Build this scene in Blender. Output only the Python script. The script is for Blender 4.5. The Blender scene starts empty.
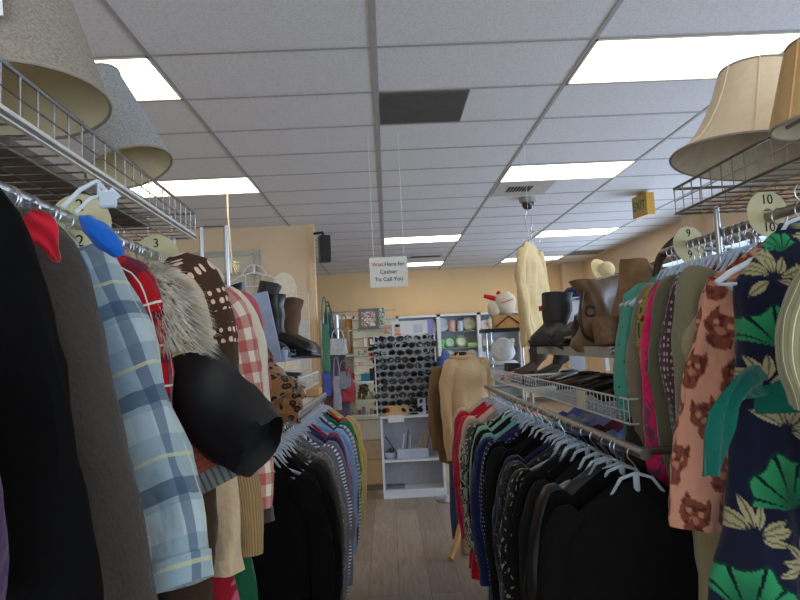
import bpy, math, random
from mathutils import Vector, Matrix, noise
random.seed(7)
C = bpy.context.scene.collection
sc = bpy.context.scene
PI = math.pi
V = Vector

# ------------------------------------------------------------------ camera
F = 625.0
CAMZ = 1.42
HC = 3.05
yc = V((-12, -45, -F)).normalized()
xr = V((.99881, .0488, 0))
xc = (xr - yc * xr.dot(yc)).normalized()
zc = xc.cross(yc)
# rows: world axes expressed in camera space -> world_from_cam
R3 = Matrix((xc, yc, zc))
cam_d = bpy.data.cameras.new('camera')
cam = bpy.data.objects.new('camera', cam_d)
C.objects.link(cam)
cam_d.sensor_width = 36
cam_d.lens = 36 * F / 800
cam_d.clip_start = .02
cam.matrix_world = Matrix.Translation((0, 0, CAMZ)) @ R3.to_4x4()
sc.camera = cam


def P(px, py, Y):
    d = R3 @ V((px - 400, 300 - py, -F))
    k = Y / d.y
    return V((d.x * k, Y, CAMZ + d.z * k))


# ------------------------------------------------------------------ materials
def lin(c):
    return tuple((v / 255 / 12.92 if v / 255 <= .04045 else ((v / 255 + .055) / 1.055) ** 2.4) for v in c)


MC = {}


def newmat(name):
    m = bpy.data.materials.new(name)
    m.use_nodes = True
    nt = m.node_tree
    return m, nt, nt.nodes['Principled BSDF']


def N(nt, t, **kw):
    n = nt.nodes.new(t)
    for k, v in kw.items():
        setattr(n, k, v)
    return n


def bump(nt, b, src, strength=.3, dist=.002):
    bp = N(nt, 'ShaderNodeBump')
    bp.inputs['Strength'].default_value = strength
    bp.inputs['Distance'].default_value = dist
    nt.links.new(src, bp.inputs['Height'])
    nt.links.new(bp.outputs[0], b.inputs['Normal'])


def plain(name, col, rough=.5, metal=0, var=.08, scale=30, bmp=0, spec=None, coord='Object'):
    """solid material with light procedural mottling"""
    key = (name, col)
    if key in MC:
        return MC[key]
    m, nt, b = newmat(name)
    c = lin(col)
    tc = N(nt, 'ShaderNodeTexCoord')
    nz = N(nt, 'ShaderNodeTexNoise')
    nz.inputs['Scale'].default_value = scale
    nz.inputs['Detail'].default_value = 4
    nt.links.new(tc.outputs[coord], nz.inputs['Vector'])
    rp = N(nt, 'ShaderNodeValToRGB')
    rp.color_ramp.elements[0].position = .3
    rp.color_ramp.elements[1].position = .7
    rp.color_ramp.elements[0].color = tuple(max(0, v * (1 - var)) for v in c) + (1,)
    rp.color_ramp.elements[1].color = tuple(min(1, v * (1 + var)) for v in c) + (1,)
    nt.links.new(nz.outputs['Fac'], rp.inputs[0])
    nt.links.new(rp.outputs[0], b.inputs['Base Color'])
    b.inputs['Roughness'].default_value = rough
    b.inputs['Metallic'].default_value = metal
    if spec is not None:
        b.inputs['Specular IOR Level'].default_value = spec
    if bmp:
        bump(nt, b, nz.outputs['Fac'], bmp, .003)
    MC[key] = m
    return m


def clothbase(nt, b, sheen=.3, weave=900, strength=.25):
    b.inputs['Roughness'].default_value = .92
    b.inputs['Specular IOR Level'].default_value = .08
    b.inputs['Sheen Weight'].default_value = sheen
    b.inputs['Sheen Roughness'].default_value = .5
    tc = N(nt, 'ShaderNodeTexCoord')
    nz = N(nt, 'ShaderNodeTexNoise')
    nz.inputs['Scale'].default_value = weave
    n2 = N(nt, 'ShaderNodeTexNoise')
    n2.inputs['Scale'].default_value = 9
    n2.inputs['Detail'].default_value = 3
    n2.inputs['Distortion'].default_value = .6
    nt.links.new(tc.outputs['Object'], nz.inputs['Vector'])
    nt.links.new(tc.outputs['Object'], n2.inputs['Vector'])
    b1 = N(nt, 'ShaderNodeBump')
    b1.inputs['Strength'].default_value = .5
    b1.inputs['Distance'].default_value = .035
    nt.links.new(n2.outputs['Fac'], b1.inputs['Height'])
    b2 = N(nt, 'ShaderNodeBump')
    b2.inputs['Strength'].default_value = strength
    b2.inputs['Distance'].default_value = .002
    nt.links.new(nz.outputs['Fac'], b2.inputs['Height'])
    nt.links.new(b1.outputs[0], b2.inputs['Normal'])
    nt.links.new(b2.outputs[0], b.inputs['Normal'])
    return tc, nz


def mixc(nt, fac, a, bcol):
    m = N(nt, 'ShaderNodeMix', data_type='RGBA')
    if isinstance(fac, float):
        m.inputs[0].default_value = fac
    else:
        nt.links.new(fac, m.inputs[0])
    for idx, s in ((6, a), (7, bcol)):
        if isinstance(s, tuple):
            m.inputs[idx].default_value = s + (1,) if len(s) == 3 else s
        else:
            nt.links.new(s, m.inputs[idx])
    return m.outputs[2]


def cloth(col, weave=700, sheen=.25, strength=.3, var=.12):
    key = ('cloth', col, weave, sheen)
    if key in MC:
        return MC[key]
    m, nt, b = newmat('woven_cloth')
    tc, nz = clothbase(nt, b, sheen, weave, strength)
    c = lin(col)
    n3 = N(nt, 'ShaderNodeTexNoise')
    n3.inputs['Scale'].default_value = 160
    n3.inputs['Detail'].default_value = 3
    nt.links.new(tc.outputs['Object'], n3.inputs['Vector'])
    o = mixc(nt, n3.outputs['Fac'], tuple(v * (1 - var) for v in c), tuple(min(1, v * (1 + var)) for v in c))
    nt.links.new(o, b.inputs['Base Color'])
    MC[key] = m
    return m


def M_(nt, op, a, bb=None, clamp=False):
    n = N(nt, 'ShaderNodeMath', operation=op, use_clamp=clamp)
    for i, s in enumerate((a, bb)):
        if s is None:
            continue
        if isinstance(s, (int, float)):
            n.inputs[i].default_value = s
        else:
            nt.links.new(s, n.inputs[i])
    return n.outputs[0]


def uvxy(nt):
    tc = N(nt, 'ShaderNodeUVMap')
    sp = N(nt, 'ShaderNodeSeparateXYZ')
    nt.links.new(tc.outputs[0], sp.inputs[0])
    return sp.outputs[0], sp.outputs[1]


def band(nt, s, period, off, width):
    """1 inside a stripe"""
    f = M_(nt, 'FRACT', M_(nt, 'ADD', M_(nt, 'DIVIDE', s, period), off + 50))
    return M_(nt, 'LESS_THAN', f, width / period)


def patterned(base, layers, sheen=.2):
    """layers: (axis, period, offset, width, colour, opacity) painted in order"""
    m, nt, b = newmat('patterned_cloth')
    clothbase(nt, b, sheen)
    x, y = uvxy(nt)
    cur = lin(base)
    for ax, per, off, w, col, op in layers:
        s = x if ax == 'x' else y
        f = M_(nt, 'MULTIPLY', band(nt, s, per, off, w), op)
        cur = mixc(nt, f, cur, lin(col))
    nt.links.new(cur, b.inputs['Base Color'])
    return m


def dotted(base, dot, scale=40, thr=.3, rand=0.0, sheen=.2):
    m, nt, b = newmat('dotted_cloth')
    clothbase(nt, b, sheen)
    uv = N(nt, 'ShaderNodeUVMap')
    v = N(nt, 'ShaderNodeTexVoronoi')
    v.inputs['Scale'].default_value = scale
    v.inputs['Randomness'].default_value = rand
    nt.links.new(uv.outputs[0], v.inputs['Vector'])
    f = M_(nt, 'LESS_THAN', v.outputs['Distance'], thr)
    nt.links.new(mixc(nt, f, lin(base), lin(dot)), b.inputs['Base Color'])
    return m


def blotched(cols, scale=25, sheen=.2, detail=2):
    m, nt, b = newmat('printed_cloth')
    clothbase(nt, b, sheen)
    uv = N(nt, 'ShaderNodeUVMap')
    v = N(nt, 'ShaderNodeTexNoise')
    v.inputs['Scale'].default_value = scale
    v.inputs['Detail'].default_value = detail
    v.inputs['Distortion'].default_value = .7
    nt.links.new(uv.outputs[0], v.inputs['Vector'])
    r = N(nt, 'ShaderNodeValToRGB')
    r.color_ramp.interpolation = 'CONSTANT'
    el = r.color_ramp.elements
    n = len(cols)
    for i, c in enumerate(cols):
        p = 0 if i == 0 else .38 + .24 * (i - 1) / max(1, n - 2)
        e = el[i] if i < 2 else el.new(p)
        e.position = p
        e.color = lin(c) + (1,)
    nt.links.new(v.outputs['Fac'], r.inputs[0])
    nt.links.new(r.outputs[0], b.inputs['Base Color'])
    return m


def leopard():
    m, nt, b = newmat('leopard_print')
    clothbase(nt, b, .4)
    tc = N(nt, 'ShaderNodeTexCoord')
    v = N(nt, 'ShaderNodeTexVoronoi')
    v.inputs['Scale'].default_value = 34
    nt.links.new(tc.outputs['Object'], v.inputs['Vector'])
    r = N(nt, 'ShaderNodeValToRGB')
    el = r.color_ramp.elements
    el[0].color = lin((100, 62, 36)) + (1,)
    el[0].position = .22
    el[1].color = lin((22, 14, 10)) + (1,)
    el[1].position = .26
    e = el.new(.44)
    e.color = lin((26, 16, 12)) + (1,)
    e = el.new(.5)
    e.color = lin((146, 102, 62)) + (1,)
    nt.links.new(v.outputs['Distance'], r.inputs[0])
    nt.links.new(r.outputs[0], b.inputs['Base Color'])
    return m


def vcol(sheen=.15):
    m, nt, b = newmat('printed_fabric')
    clothbase(nt, b, sheen)
    a = N(nt, 'ShaderNodeVertexColor', layer_name='Col')
    nt.links.new(a.outputs[0], b.inputs['Base Color'])
    return m


def clear(name='clear_plastic', tint=(232, 240, 250), amt=.42, rough=.08):
    key = (name, tint)
    if key in MC:
        return MC[key]
    m, nt, b = newmat(name)
    out = nt.nodes['Material Output']
    tr = N(nt, 'ShaderNodeBsdfTransparent')
    tr.inputs[0].default_value = lin(tint) + (1,)
    b.inputs['Base Color'].default_value = lin(tint) + (1,)
    b.inputs['Roughness'].default_value = rough
    b.inputs['Specular IOR Level'].default_value = .9
    fr = N(nt, 'ShaderNodeLayerWeight')
    fr.inputs[0].default_value = .35
    f = M_(nt, 'ADD', M_(nt, 'MULTIPLY', fr.outputs['Facing'], .6), amt, clamp=True)
    mx = N(nt, 'ShaderNodeMixShader')
    nt.links.new(f, mx.inputs[0])
    nt.links.new(tr.outputs[0], mx.inputs[1])
    nt.links.new(b.outputs[0], mx.inputs[2])
    nt.links.new(mx.outputs[0], out.inputs[0])
    MC[key] = m
    return m


def glassmat():
    if 'pane' in MC:
        return MC['pane']
    m, nt, b = newmat('pane_glass')
    out = nt.nodes['Material Output']
    tr = N(nt, 'ShaderNodeBsdfTransparent')
    tr.inputs[0].default_value = (.93, .97, .96, 1)
    gl = N(nt, 'ShaderNodeBsdfGlossy')
    gl.inputs['Roughness'].default_value = .03
    mx = N(nt, 'ShaderNodeMixShader')
    mx.inputs[0].default_value = .1
    nt.links.new(tr.outputs[0], mx.inputs[1])
    nt.links.new(gl.outputs[0], mx.inputs[2])
    nt.links.new(mx.outputs[0], out.inputs[0])
    MC['pane'] = m
    return m


def emis(name, col, s):
    m, nt, b = newmat(name)
    b.inputs['Base Color'].default_value = lin(col) + (1,)
    b.inputs['Emission Color'].default_value = lin(col) + (1,)
    b.inputs['Emission Strength'].default_value = s
    return m


chrome = plain('chrome_metal', (178, 180, 184), .28, 1, .05)
dkchrome = plain('dull_chrome', (150, 145, 138), .35, 1, .1)
whitewire = plain('white_coated_wire', (205, 204, 198), .4, 0, .05)
white = plain('white_paint', (214, 216, 220), .5, 0, .03)
cream = plain('cream_laminate', (196, 186, 165), .5, 0, .03)
black = plain('black_plastic', (18, 18, 20), .4, 0, .1)
blackleather = plain('black_leather', (20, 19, 20), .32, 0, .2, 60, .3)
brownleather = plain('brown_leather', (104, 76, 48), .5, 0, .25, 25, .5)
darkleather = plain('dark_brown_leather', (52, 36, 28), .45, 0, .25, 30, .4)
wood = plain('pale_wood', (196, 146, 84), .5, 0, .15, 12)
paper = plain('white_paper', (225, 225, 222), .7, 0, .03)
ink = plain('black_ink', (25, 25, 25), .8)
redink = plain('red_ink', (200, 40, 40), .8)


# ------------------------------------------------------------------ mesh helper
def wmat(o):
    m = Matrix.Identity(4)
    while o is not None:
        m = Matrix.LocRotScale(o.location, o.rotation_euler, o.scale) @ m
        o = o.parent
    return m


def put(o, parent=None):
    C.objects.link(o)
    if parent is not None:
        o.parent = parent
    return o


class MB:
    def __init__(s):
        s.v = []; s.f = []; s.mi = []; s.uv = []; s.col = None; s.m = 0

    def face(s, idx, uvs=None):
        s.f.append(tuple(idx)); s.mi.append(s.m); s.uv.append(uvs)

    def box(s, x0, x1, y0, y1, z0, z1, M=None):
        b = len(s.v)
        for z in (z0, z1):
            for x, y in ((x0, y0), (x1, y0), (x1, y1), (x0, y1)):
                p = V((x, y, z))
                s.v.append(M @ p if M else p)
        for q in ((0, 3, 2, 1), (4, 5, 6, 7), (0, 1, 5, 4), (1, 2, 6, 5), (2, 3, 7, 6), (3, 0, 4, 7)):
            pts = [s.v[b + i] for i in q]
            s.face([b + i for i in q], [(0, 0), (1, 0), (1, 1), (0, 1)])
        return s

    def tube(s, pts, r, n=6, cap=True, closed=False):
        pts = [V(p) for p in pts]
        b = len(s.v)
        L = len(pts)
        prev = None
        for i, p in enumerate(pts):
            if closed:
                t = pts[(i + 1) % L] - pts[i - 1]
            else:
                t = pts[min(i + 1, L - 1)] - pts[max(i - 1, 0)]
            if t.length < 1e-9: t = V((0, 0, 1))
            t.normalize()
            if prev is None:
                a = V((0, 0, 1)) if abs(t.z) < .9 else V((1, 0, 0))
                nn = t.cross(a).normalized()
            else:
                nn = (prev - t * prev.dot(t))
                nn = nn.normalized() if nn.length > 1e-6 else t.orthogonal().normalized()
            prev = nn
            bi = t.cross(nn)
            rr = r[i] if isinstance(r, (list, tuple)) else r
            for k in range(n):
                a = 2 * PI * k / n
                s.v.append(p + nn * math.cos(a) * rr + bi * math.sin(a) * rr)
        for i in range(L if closed else L - 1):
            j = (i + 1) % L
            for k in range(n):
                k2 = (k + 1) % n
                s.face((b + i * n + k, b + i * n + k2, b + j * n + k2, b + j * n + k))
        if cap and not closed:
            s.face([b + k for k in range(n)][::-1])
            s.face([b + (L - 1) * n + k for k in range(n)])
        return s

    def lathe(s, prof, n=24, M=None, cap0=False, cap1=False):
        """prof: (radius, z)"""
        b = len(s.v)
        for r, z in prof:
            for k in range(n):
                a = 2 * PI * k / n
                p = V((r * math.cos(a), r * math.sin(a), z))
                s.v.append(M @ p if M else p)
        for i in range(len(prof) - 1):
            for k in range(n):
                k2 = (k + 1) % n
                s.face((b + i * n + k, b + i * n + k2, b + (i + 1) * n + k2, b + (i + 1) * n + k),
                       [(k / n, prof[i][1]), ((k + 1) / n, prof[i][1]), ((k + 1) / n, prof[i + 1][1]), (k / n, prof[i + 1][1])])
        if cap0: s.face([b + k for k in range(n)][::-1])
        if cap1: s.face([b + (len(prof) - 1) * n + k for k in range(n)])
        return s

    def rings(s, rings, uvs=None, cap0=True, cap1=True, cols=None):
        b = len(s.v)
        n = len(rings[0])
        for r in rings: s.v.extend(r)
        if cols is not None:
            if s.col is None: s.col = []
            for c in cols: s.col.extend(c)
        for i in range(len(rings) - 1):
            for k in range(n):
                k2 = (k + 1) % n
                u = None
                if uvs:
                    u = [uvs[i][k], uvs[i][k + 1], uvs[i + 1][k + 1], uvs[i + 1][k]]
                s.face((b + i * n + k, b + i * n + k2, b + (i + 1) * n + k2, b + (i + 1) * n + k), u)
        if cap0: s.face([b + k for k in range(n)][::-1])
        if cap1: s.face([b + (len(rings) - 1) * n + k for k in range(n)])
        return s

    def ell(s, c, rad, n=16, m=10, M=None, wob=0):
        c = V(c)
        rg = []
        for i in range(1, m):
            ph = PI * i / m
            rr = []
            for k in range(n):
                a = 2 * PI * k / n
                p = V((math.sin(ph) * math.cos(a), math.sin(ph) * math.sin(a), math.cos(ph)))
                w = 1 + wob * noise.noise(p * 2.3 + c * 9)
                p = V((p.x * rad[0] * w, p.y * rad[1] * w, p.z * rad[2] * w))
                if M: p = M @ p
                rr.append(c + p)
            rg.append(rr)
        return s.rings(rg)

    def build(s, name, mats, parent=None, smooth=True, world=True, bevel=0, subd=0, flip=False):
        me = bpy.data.meshes.new(name)
        vs = s.v
        if parent is not None and world:
            inv = wmat(parent).inverted()
            vs = [inv @ V(p) for p in vs]
        me.from_pydata([tuple(p) for p in vs], [], s.f)
        if not isinstance(mats, (list, tuple)): mats = [mats]
        for m in mats: me.materials.append(m)
        for p, mi in zip(me.polygons, s.mi):
            p.material_index = mi
            p.use_smooth = smooth
        uvl = me.uv_layers.new(name='UVMap')
        for p, u in zip(me.polygons, s.uv):
            if u:
                for li, q in zip(p.loop_indices, u): uvl.data[li].uv = q
        if s.col is not None and len(s.col) == len(vs):
            ca = me.color_attributes.new('Col', 'FLOAT_COLOR', 'POINT')
            for i, c in enumerate(s.col): ca.data[i].color = (c[0], c[1], c[2], 1)
        me.validate()
        import bmesh
        bm = bmesh.new(); bm.from_mesh(me)
        bmesh.ops.recalc_face_normals(bm, faces=bm.faces)
        bm.to_mesh(me); bm.free()
        if smooth and hasattr(me, 'set_sharp_from_angle'): me.set_sharp_from_angle(angle=math.radians(50))
        o = bpy.data.objects.new(name, me)
        put(o, parent)
        if bevel:
            b = o.modifiers.new('bevel', 'BEVEL'); b.width = bevel; b.segments = 2; b.limit_method = 'ANGLE'
        if subd:
            b = o.modifiers.new('sub', 'SUBSURF'); b.levels = subd; b.render_levels = subd
        return o


def box(*a):
    return MB().box(*a)


def tag(o, label, cat, group=None):
    o['label'] = label; o['category'] = cat
    if group: o['group'] = group
    return o


def thing(name, label, cat, loc=(0, 0, 0), rz=0, group=None, rot=None):
    o = bpy.data.objects.new(name, None)
    o.empty_display_size = .05
    o.location = loc
    o.rotation_euler = rot or (0, 0, rz)
    C.objects.link(o)
    return tag(o, label, cat, group)


def struct(o):
    o['kind'] = 'structure'; return o


def dup(o, parent=None):
    c = o.copy()
    C.objects.link(c)
    c.parent = parent
    for ch in list(o.children): dup(ch, c)
    return c


def text(body, size, mat, parent, loc, rot, name='lettering', align='CENTER', sx=1):
    cu = bpy.data.curves.new(name, 'FONT')
    cu.body = body; cu.size = size; cu.extrude = .0004
    cu.align_x = align; cu.align_y = 'CENTER'
    cu.materials.append(mat)
    tmp = bpy.data.objects.new('tmp', cu)
    C.objects.link(tmp)
    bpy.context.view_layer.update()
    me = bpy.data.meshes.new_from_object(tmp.evaluated_get(bpy.context.evaluated_depsgraph_get()))
    bpy.data.objects.remove(tmp)
    o = bpy.data.objects.new(name, me)
    o.location = loc; o.rotation_euler = rot; o.scale = (sx, 1, 1)
    return put(o, parent)


def sm(t):
    t = max(0, min(1, t)); return t * t * (3 - 2 * t)

def ribbon(pts, widths, thick_, normal=V((0, -1, 0)), wave=.006):
    mb = MB(); rg = []
    n = len(pts)
    for i in range(n):
        p = V(pts[i]); T = (V(pts[min(i + 1, n - 1)]) - V(pts[max(i - 1, 0)])).normalized()
        S = T.cross(normal).normalized()
        w = widths[i]; ring = []
        K = 10
        for k in range(K):
            u = -1 + 2 * k / (K - 1)
            ring.append(p + S * w * u + normal * (thick_ + wave * math.sin(u * 5 + i * .5)))
        for k in range(K):
            u = 1 - 2 * k / (K - 1)
            ring.append(p + S * w * u + normal * (-thick_ + wave * math.sin(u * 5 + i * .5)))
        rg.append(ring)
    return mb.rings(rg)


def smoothpts(pts, per=5):
    pts = [V(p) for p in pts]; res = []; segs = len(pts) - 1
    for a_ in range(segs):
        pa = pts[max(a_ - 1, 0)]; pb = pts[a_]; pc = pts[a_ + 1]; pd = pts[min(a_ + 2, segs)]
        for j in range(per + (a_ == segs - 1)):
            u = j / per
            res.append(.5 * ((2 * pb) + (pc - pa) * u + (2 * pa - 5 * pb + 4 * pc - pd) * u * u + (3 * pb - pa - 3 * pc + pd) * u ** 3))
    return res



# ================================================================== ROOM
XR, YB, XL, YF = 4.4, 14.0, -4.4, -3.0
YLW, XLW = 8.16, -.93      # wall facing us at left
# floor
def floor_mat():
    m, nt, b = newmat('vinyl_planks')
    tc = N(nt, 'ShaderNodeTexCoord')
    mp = N(nt, 'ShaderNodeMapping')
    mp.inputs['Rotation'].default_value = (0, 0, PI / 2)
    nt.links.new(tc.outputs['Object'], mp.inputs[0])
    br = N(nt, 'ShaderNodeTexBrick')
    br.inputs['Scale'].default_value = 1
    br.inputs['Brick Width'].default_value = 1.22
    br.inputs['Row Height'].default_value = .18
    br.inputs['Mortar Size'].default_value = .0015
    br.inputs['Mortar Smooth'].default_value = 0
    br.inputs['Color1'].default_value = lin((140, 122, 106)) + (1,)
    br.inputs['Color2'].default_value = lin((164, 146, 128)) + (1,)
    br.inputs['Mortar'].default_value = lin((92, 84, 76)) + (1,)
    nt.links.new(mp.outputs[0], br.inputs['Vector'])
    mp2 = N(nt, 'ShaderNodeMapping')
    mp2.inputs['Scale'].default_value = (26, 2.2, 1)
    nt.links.new(tc.outputs['Object'], mp2.inputs[0])
    nz = N(nt, 'ShaderNodeTexNoise')
    nz.inputs['Scale'].default_value = 1.6; nz.inputs['Detail'].default_value = 6; nz.inputs['Distortion'].default_value = 1.4
    nt.links.new(mp2.outputs[0], nz.inputs['Vector'])
    rp = N(nt, 'ShaderNodeValToRGB')
    rp.color_ramp.elements[0].color = (.62, .60, .58, 1); rp.color_ramp.elements[0].position = .3
    rp.color_ramp.elements[1].color = (1.1, 1.1, 1.1, 1); rp.color_ramp.elements[1].position = .7
    nt.links.new(nz.outputs['Fac'], rp.inputs[0])
    mx = N(nt, 'ShaderNodeMix', data_type='RGBA', blend_type='MULTIPLY')
    mx.inputs[0].default_value = .75
    nt.links.new(br.outputs[0], mx.inputs[6]); nt.links.new(rp.outputs[0], mx.inputs[7])
    nt.links.new(mx.outputs[2], b.inputs['Base Color'])
    b.inputs['Roughness'].default_value = .42
    bump(nt, b, nz.outputs['Fac'], .1, .001)
    return m


def tile_mat():
    m, nt, b = newmat('acoustic_tile')
    tc = N(nt, 'ShaderNodeTexCoord')
    v = N(nt, 'ShaderNodeTexNoise')
    v.inputs['Scale'].default_value = 90; v.inputs['Detail'].default_value = 5; v.inputs['Roughness'].default_value = .8
    nt.links.new(tc.outputs['Object'], v.inputs['Vector'])
    r = N(nt, 'ShaderNodeValToRGB')
    r.color_ramp.elements[0].position = .33; r.color_ramp.elements[1].position = .55
    r.color_ramp.elements[0].color = lin((206, 203, 203)) + (1,)
    r.color_ramp.elements[1].color = lin((232, 230, 231)) + (1,)
    nt.links.new(v.outputs['Fac'], r.inputs[0])
    nt.links.new(r.outputs[0], b.inputs['Base Color'])
    b.inputs['Roughness'].default_value = .95
    bump(nt, b, v.outputs['Fac'], .6, .004)
    return m


TILE = tile_mat()
struct(box(XL, XR, YF, YB, -.1, 0).build('floor', floor_mat(), smooth=False))
struct(box(XL, XR, YF, YB, HC, HC + .1).build('ceiling', TILE, smooth=False))
# grid
tb = plain('ceiling_grid_metal', (168, 164, 162), .6)
g = MB()
X0, Y0 = -.0, 3.31
k = -4
while X0 + k * 1.22 < XR:
    x = X0 + k * 1.22; k += 1
    if x > XL:
        w = .017 if abs(x - X0) < .01 else .012
        g.box(x - w, x + w, YF, YB, HC - .006, HC + .001)
k = -11
while Y0 + k * .61 < YB:
    y = Y0 + k * .61; k += 1
    if y > YF: g.box(XL, XR, y - .011, y + .011, HC - .005, HC + .001)
struct(g.build('trim_1', tb, smooth=False))
wallp = plain('peach_wall_paint', (224, 198, 166), .8, 0, .03, 3, .05)
wally = plain('ochre_wall_paint', (228, 196, 148), .8, 0, .03, 3, .05)
struct(box(XL, XR, YB, YB + .1, 0, HC).build('wall_back', wally, smooth=False))
struct(box(XL - .1, XL, YF, YB, 0, HC).build('wall_left', wallp, smooth=False))
struct(box(XL, XLW, YLW, YLW + .12, 0, HC).build('wall_partition', wallp, smooth=False))
struct(box(XLW, XLW + .02, YLW - .01, YLW + .14, 0, HC).box(XLW - .06, XLW + .02, YLW - .02, YLW, 0, HC).build('trim_2', plain('trim_paint', (224, 192, 150), .6), smooth=False))
# white panelling on lower part of the partition wall
struct(box(-1.25, XLW - .07, YLW - .012, YLW, 0, 1.79).build('trim_3', plain('white_panel', (212, 210, 208), .5), smooth=False))
# right wall with window band z .95-2.56
wl = MB()
wins = [(-1.6, .6), (1.0, 3.2), (3.6, 5.8), (6.2, 8.4), (8.8, 12.1)]
wl.box(XR, XR + .15, YF, YB, 0, .95); wl.box(XR, XR + .15, YF, YB, 2.56, HC)
ys = [YF] + [q for w in wins for q in w] + [YB]
for i in range(0, len(ys), 2): wl.box(XR, XR + .15, ys[i], ys[i + 1], .95, 2.56)
struct(wl.build('wall_right', wallp, smooth=False))
struct(box(XR - .14, XR, 8.45, 8.75, 0, HC).build('trim_4', wallp, smooth=False))
frm = plain('dark_window_frame', (62, 56, 52), .4)
for i, (a, b_) in enumerate(wins):
    f = MB()
    f.box(XR - .02, XR + .06, a, b_, .95, 1.0); f.box(XR - .02, XR + .06, a, b_, 2.47, 2.56)
    nn = max(2, round((b_ - a) / 1.1))
    for j in range(nn + 1):
        y = a + (b_ - a) * j / nn
        f.box(XR - .02, XR + .06, max(a, y - .025), min(b_, y + .025), 1.0, 2.47)
    w = struct(f.build('window_%d' % (i + 1), frm, smooth=False))
    box(XR + .015, XR + .021, a, b_, 1.0, 2.47).build('pane', glassmat(), w)
# front wall behind the camera: glazed shopfront
wf = MB()
wf.box(XL, XR, YF - .1, YF, 2.5, HC); wf.box(XL, XR, YF - .1, YF, 0, .3)
for x in (XL, -1.5, 1.2, XR - .15): wf.box(x, x + .15, YF - .1, YF, .3, 2.5)
struct(wf.build('wall_front', wallp, smooth=False))
struct(box(XL, XR, YF - .05, YF - .044, .3, 2.5).build('window_6', glassmat(), smooth=False))
# right wall is continued by outside ground
struct(box(XR + .15, 16, YF - 4, YB + 4, -.2, -.1).build('ground_outside', plain('asphalt', (120, 120, 120), .9), smooth=False))
struct(box(XL, XLW, YLW - .02, YLW, 0, .1).build('baseboard_left', plain('baseboard', (110, 98, 86), .6), smooth=False))
struct(box(XL, XR, YB - .015, YB, 0, .1).build('baseboard_back', plain('baseboard', (110, 98, 86), .6), smooth=False))
struct(box(XR - .015, XR, YF, 8.45, 0, .1).build('baseboard_right', plain('baseboard', (110, 98, 86), .6), smooth=False))
# pilasters at the far right corner
struct(box(XR - .45, XR, YB - .25, YB, 0, HC).build('trim_5', wallp, smooth=False))
# door in partition wall
dfr = plain('silver_door_frame', (168, 164, 156), .4, .3)
p0, p1 = P(150, 250, 8.1), P(259, 246, 8.1)
XD0, XD1, ZD = -2.75, p1.x, 2.74
d = struct(box(XD0 + .05, XD1 - .05, 8.135, 8.158, 0, ZD - .06).build('door_1', plain('cream_door', (206, 196, 178), .6), smooth=False))
df = MB()
df.box(XD0 - .03, XD0 + .05, 8.11, 8.16, 0, ZD); df.box(XD1 - .06, XD1, 8.11, 8.16, 0, ZD); df.box(XD0 + .05, XD1 - .06, 8.112, 8.16, ZD - .07, ZD - .001); df.box(XD0 + .05, XD1 - .06, 8.12, 8.16, ZD - .32, ZD - .28)
df.build('door_frame', dfr, d, smooth=False)

# ------------------------------------------------------------------ ceiling fixtures
pan = emis('fluorescent_diffuser', (255, 242, 216), 5.0)
LP = [(0, 1, 'nearest at the right, above the bell lampshade'), (0, 4, ''), ]
def cell(i, j):
    return X0 + i * 1.22, Y0 + j * .61
lights = [((1, 0), 'bright recessed ceiling panel light above the cream bell lampshade'),
          ((1, 4), 'bright recessed ceiling panel light just in front of the air vent and camera dome'),
          ((2, 10), 'bright recessed ceiling panel light between the exit sign and the far right corner'),
          ((0, 10), 'bright recessed ceiling panel light just above the hanging cashier sign'),
          ((0, 15), 'farthest ceiling panel light, partly behind the hanging cashier sign'),
          ((2, 15), 'farthest ceiling panel light near the corner, right behind the hanging cardigan'),
          ((-2, 0), 'bright recessed ceiling panel light behind the grey lampshades'),
          ((-2, 4), 'bright recessed ceiling panel light just beyond the smaller grey lampshade'),
          ((-2, -6), 'unseen recessed ceiling panel light added behind the viewer above the left aisle racks'),  # last two panels are unseen, added behind the camera for their light
          ((1, -6), 'unseen recessed ceiling panel light added behind the viewer above the right aisle racks')]
for (i, j), lb in lights:
    x, y = cell(i, j)
    t = thing('ceiling_light', lb, 'ceiling light', (x + .61, y + .305, HC), 0, 'recessed ceiling lights')
    box(x + .02, x + 1.20, y + .02, y + .59, HC - .004, HC - .001).build('diffuser', pan, t, smooth=False)
    fm = MB()
    for a in ((x + .008, x + .022, y + .008, y + .602), (x + 1.198, x + 1.212, y + .008, y + .602), (x + .008, x + 1.212, y + .008, y + .022), (x + .008, x + 1.212, y + .588, y + .602)):
        fm.box(*a, HC - .009, HC - .0005)
    fm.build('frame', plain('light_frame', (200, 196, 180), .5), t, smooth=False)
x, y = cell(0, 1)
t = thing('ceiling_vent', 'square grey return air vent tile in the ceiling over the aisle', 'vent', (x + .3, y + .3, HC))
vg = plain('grey_vent_metal', (112, 108, 104), .6, .2, .25, 5)
box(x + .02, x + .61, y + .02, y + .59, HC - .007, HC - .003).build('face_plate', vg, t, smooth=False)
m = MB()
for k in range(26): m.box(x + .03, x + .6, y + .035 + k * .021, y + .040 + k * .021, HC - .011, HC - .006)
m.build('louvre', plain('vent_louvre', (95, 90, 86), .6, .2), t, smooth=False)
x, y = cell(1, 5)
t = thing('air_diffuser', 'white ceiling air diffuser with slots beside the camera dome', 'vent', (x + .3, y + .3, HC))
box(x + .02, x + .62, y + .02, y + .59, HC - .008, HC - .003).build('face_plate', plain('vent_white', (190, 186, 180), .5), t, smooth=False)
m = MB()
for k in range(8): m.box(x + .16 + k * .034, x + .178 + k * .034, y + .2, y + .42, HC - .013, HC - .007)
m.build('slot', plain('vent_dark', (50, 48, 48), .6), t, smooth=False)
x, y = cell(0, 13)
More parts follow.
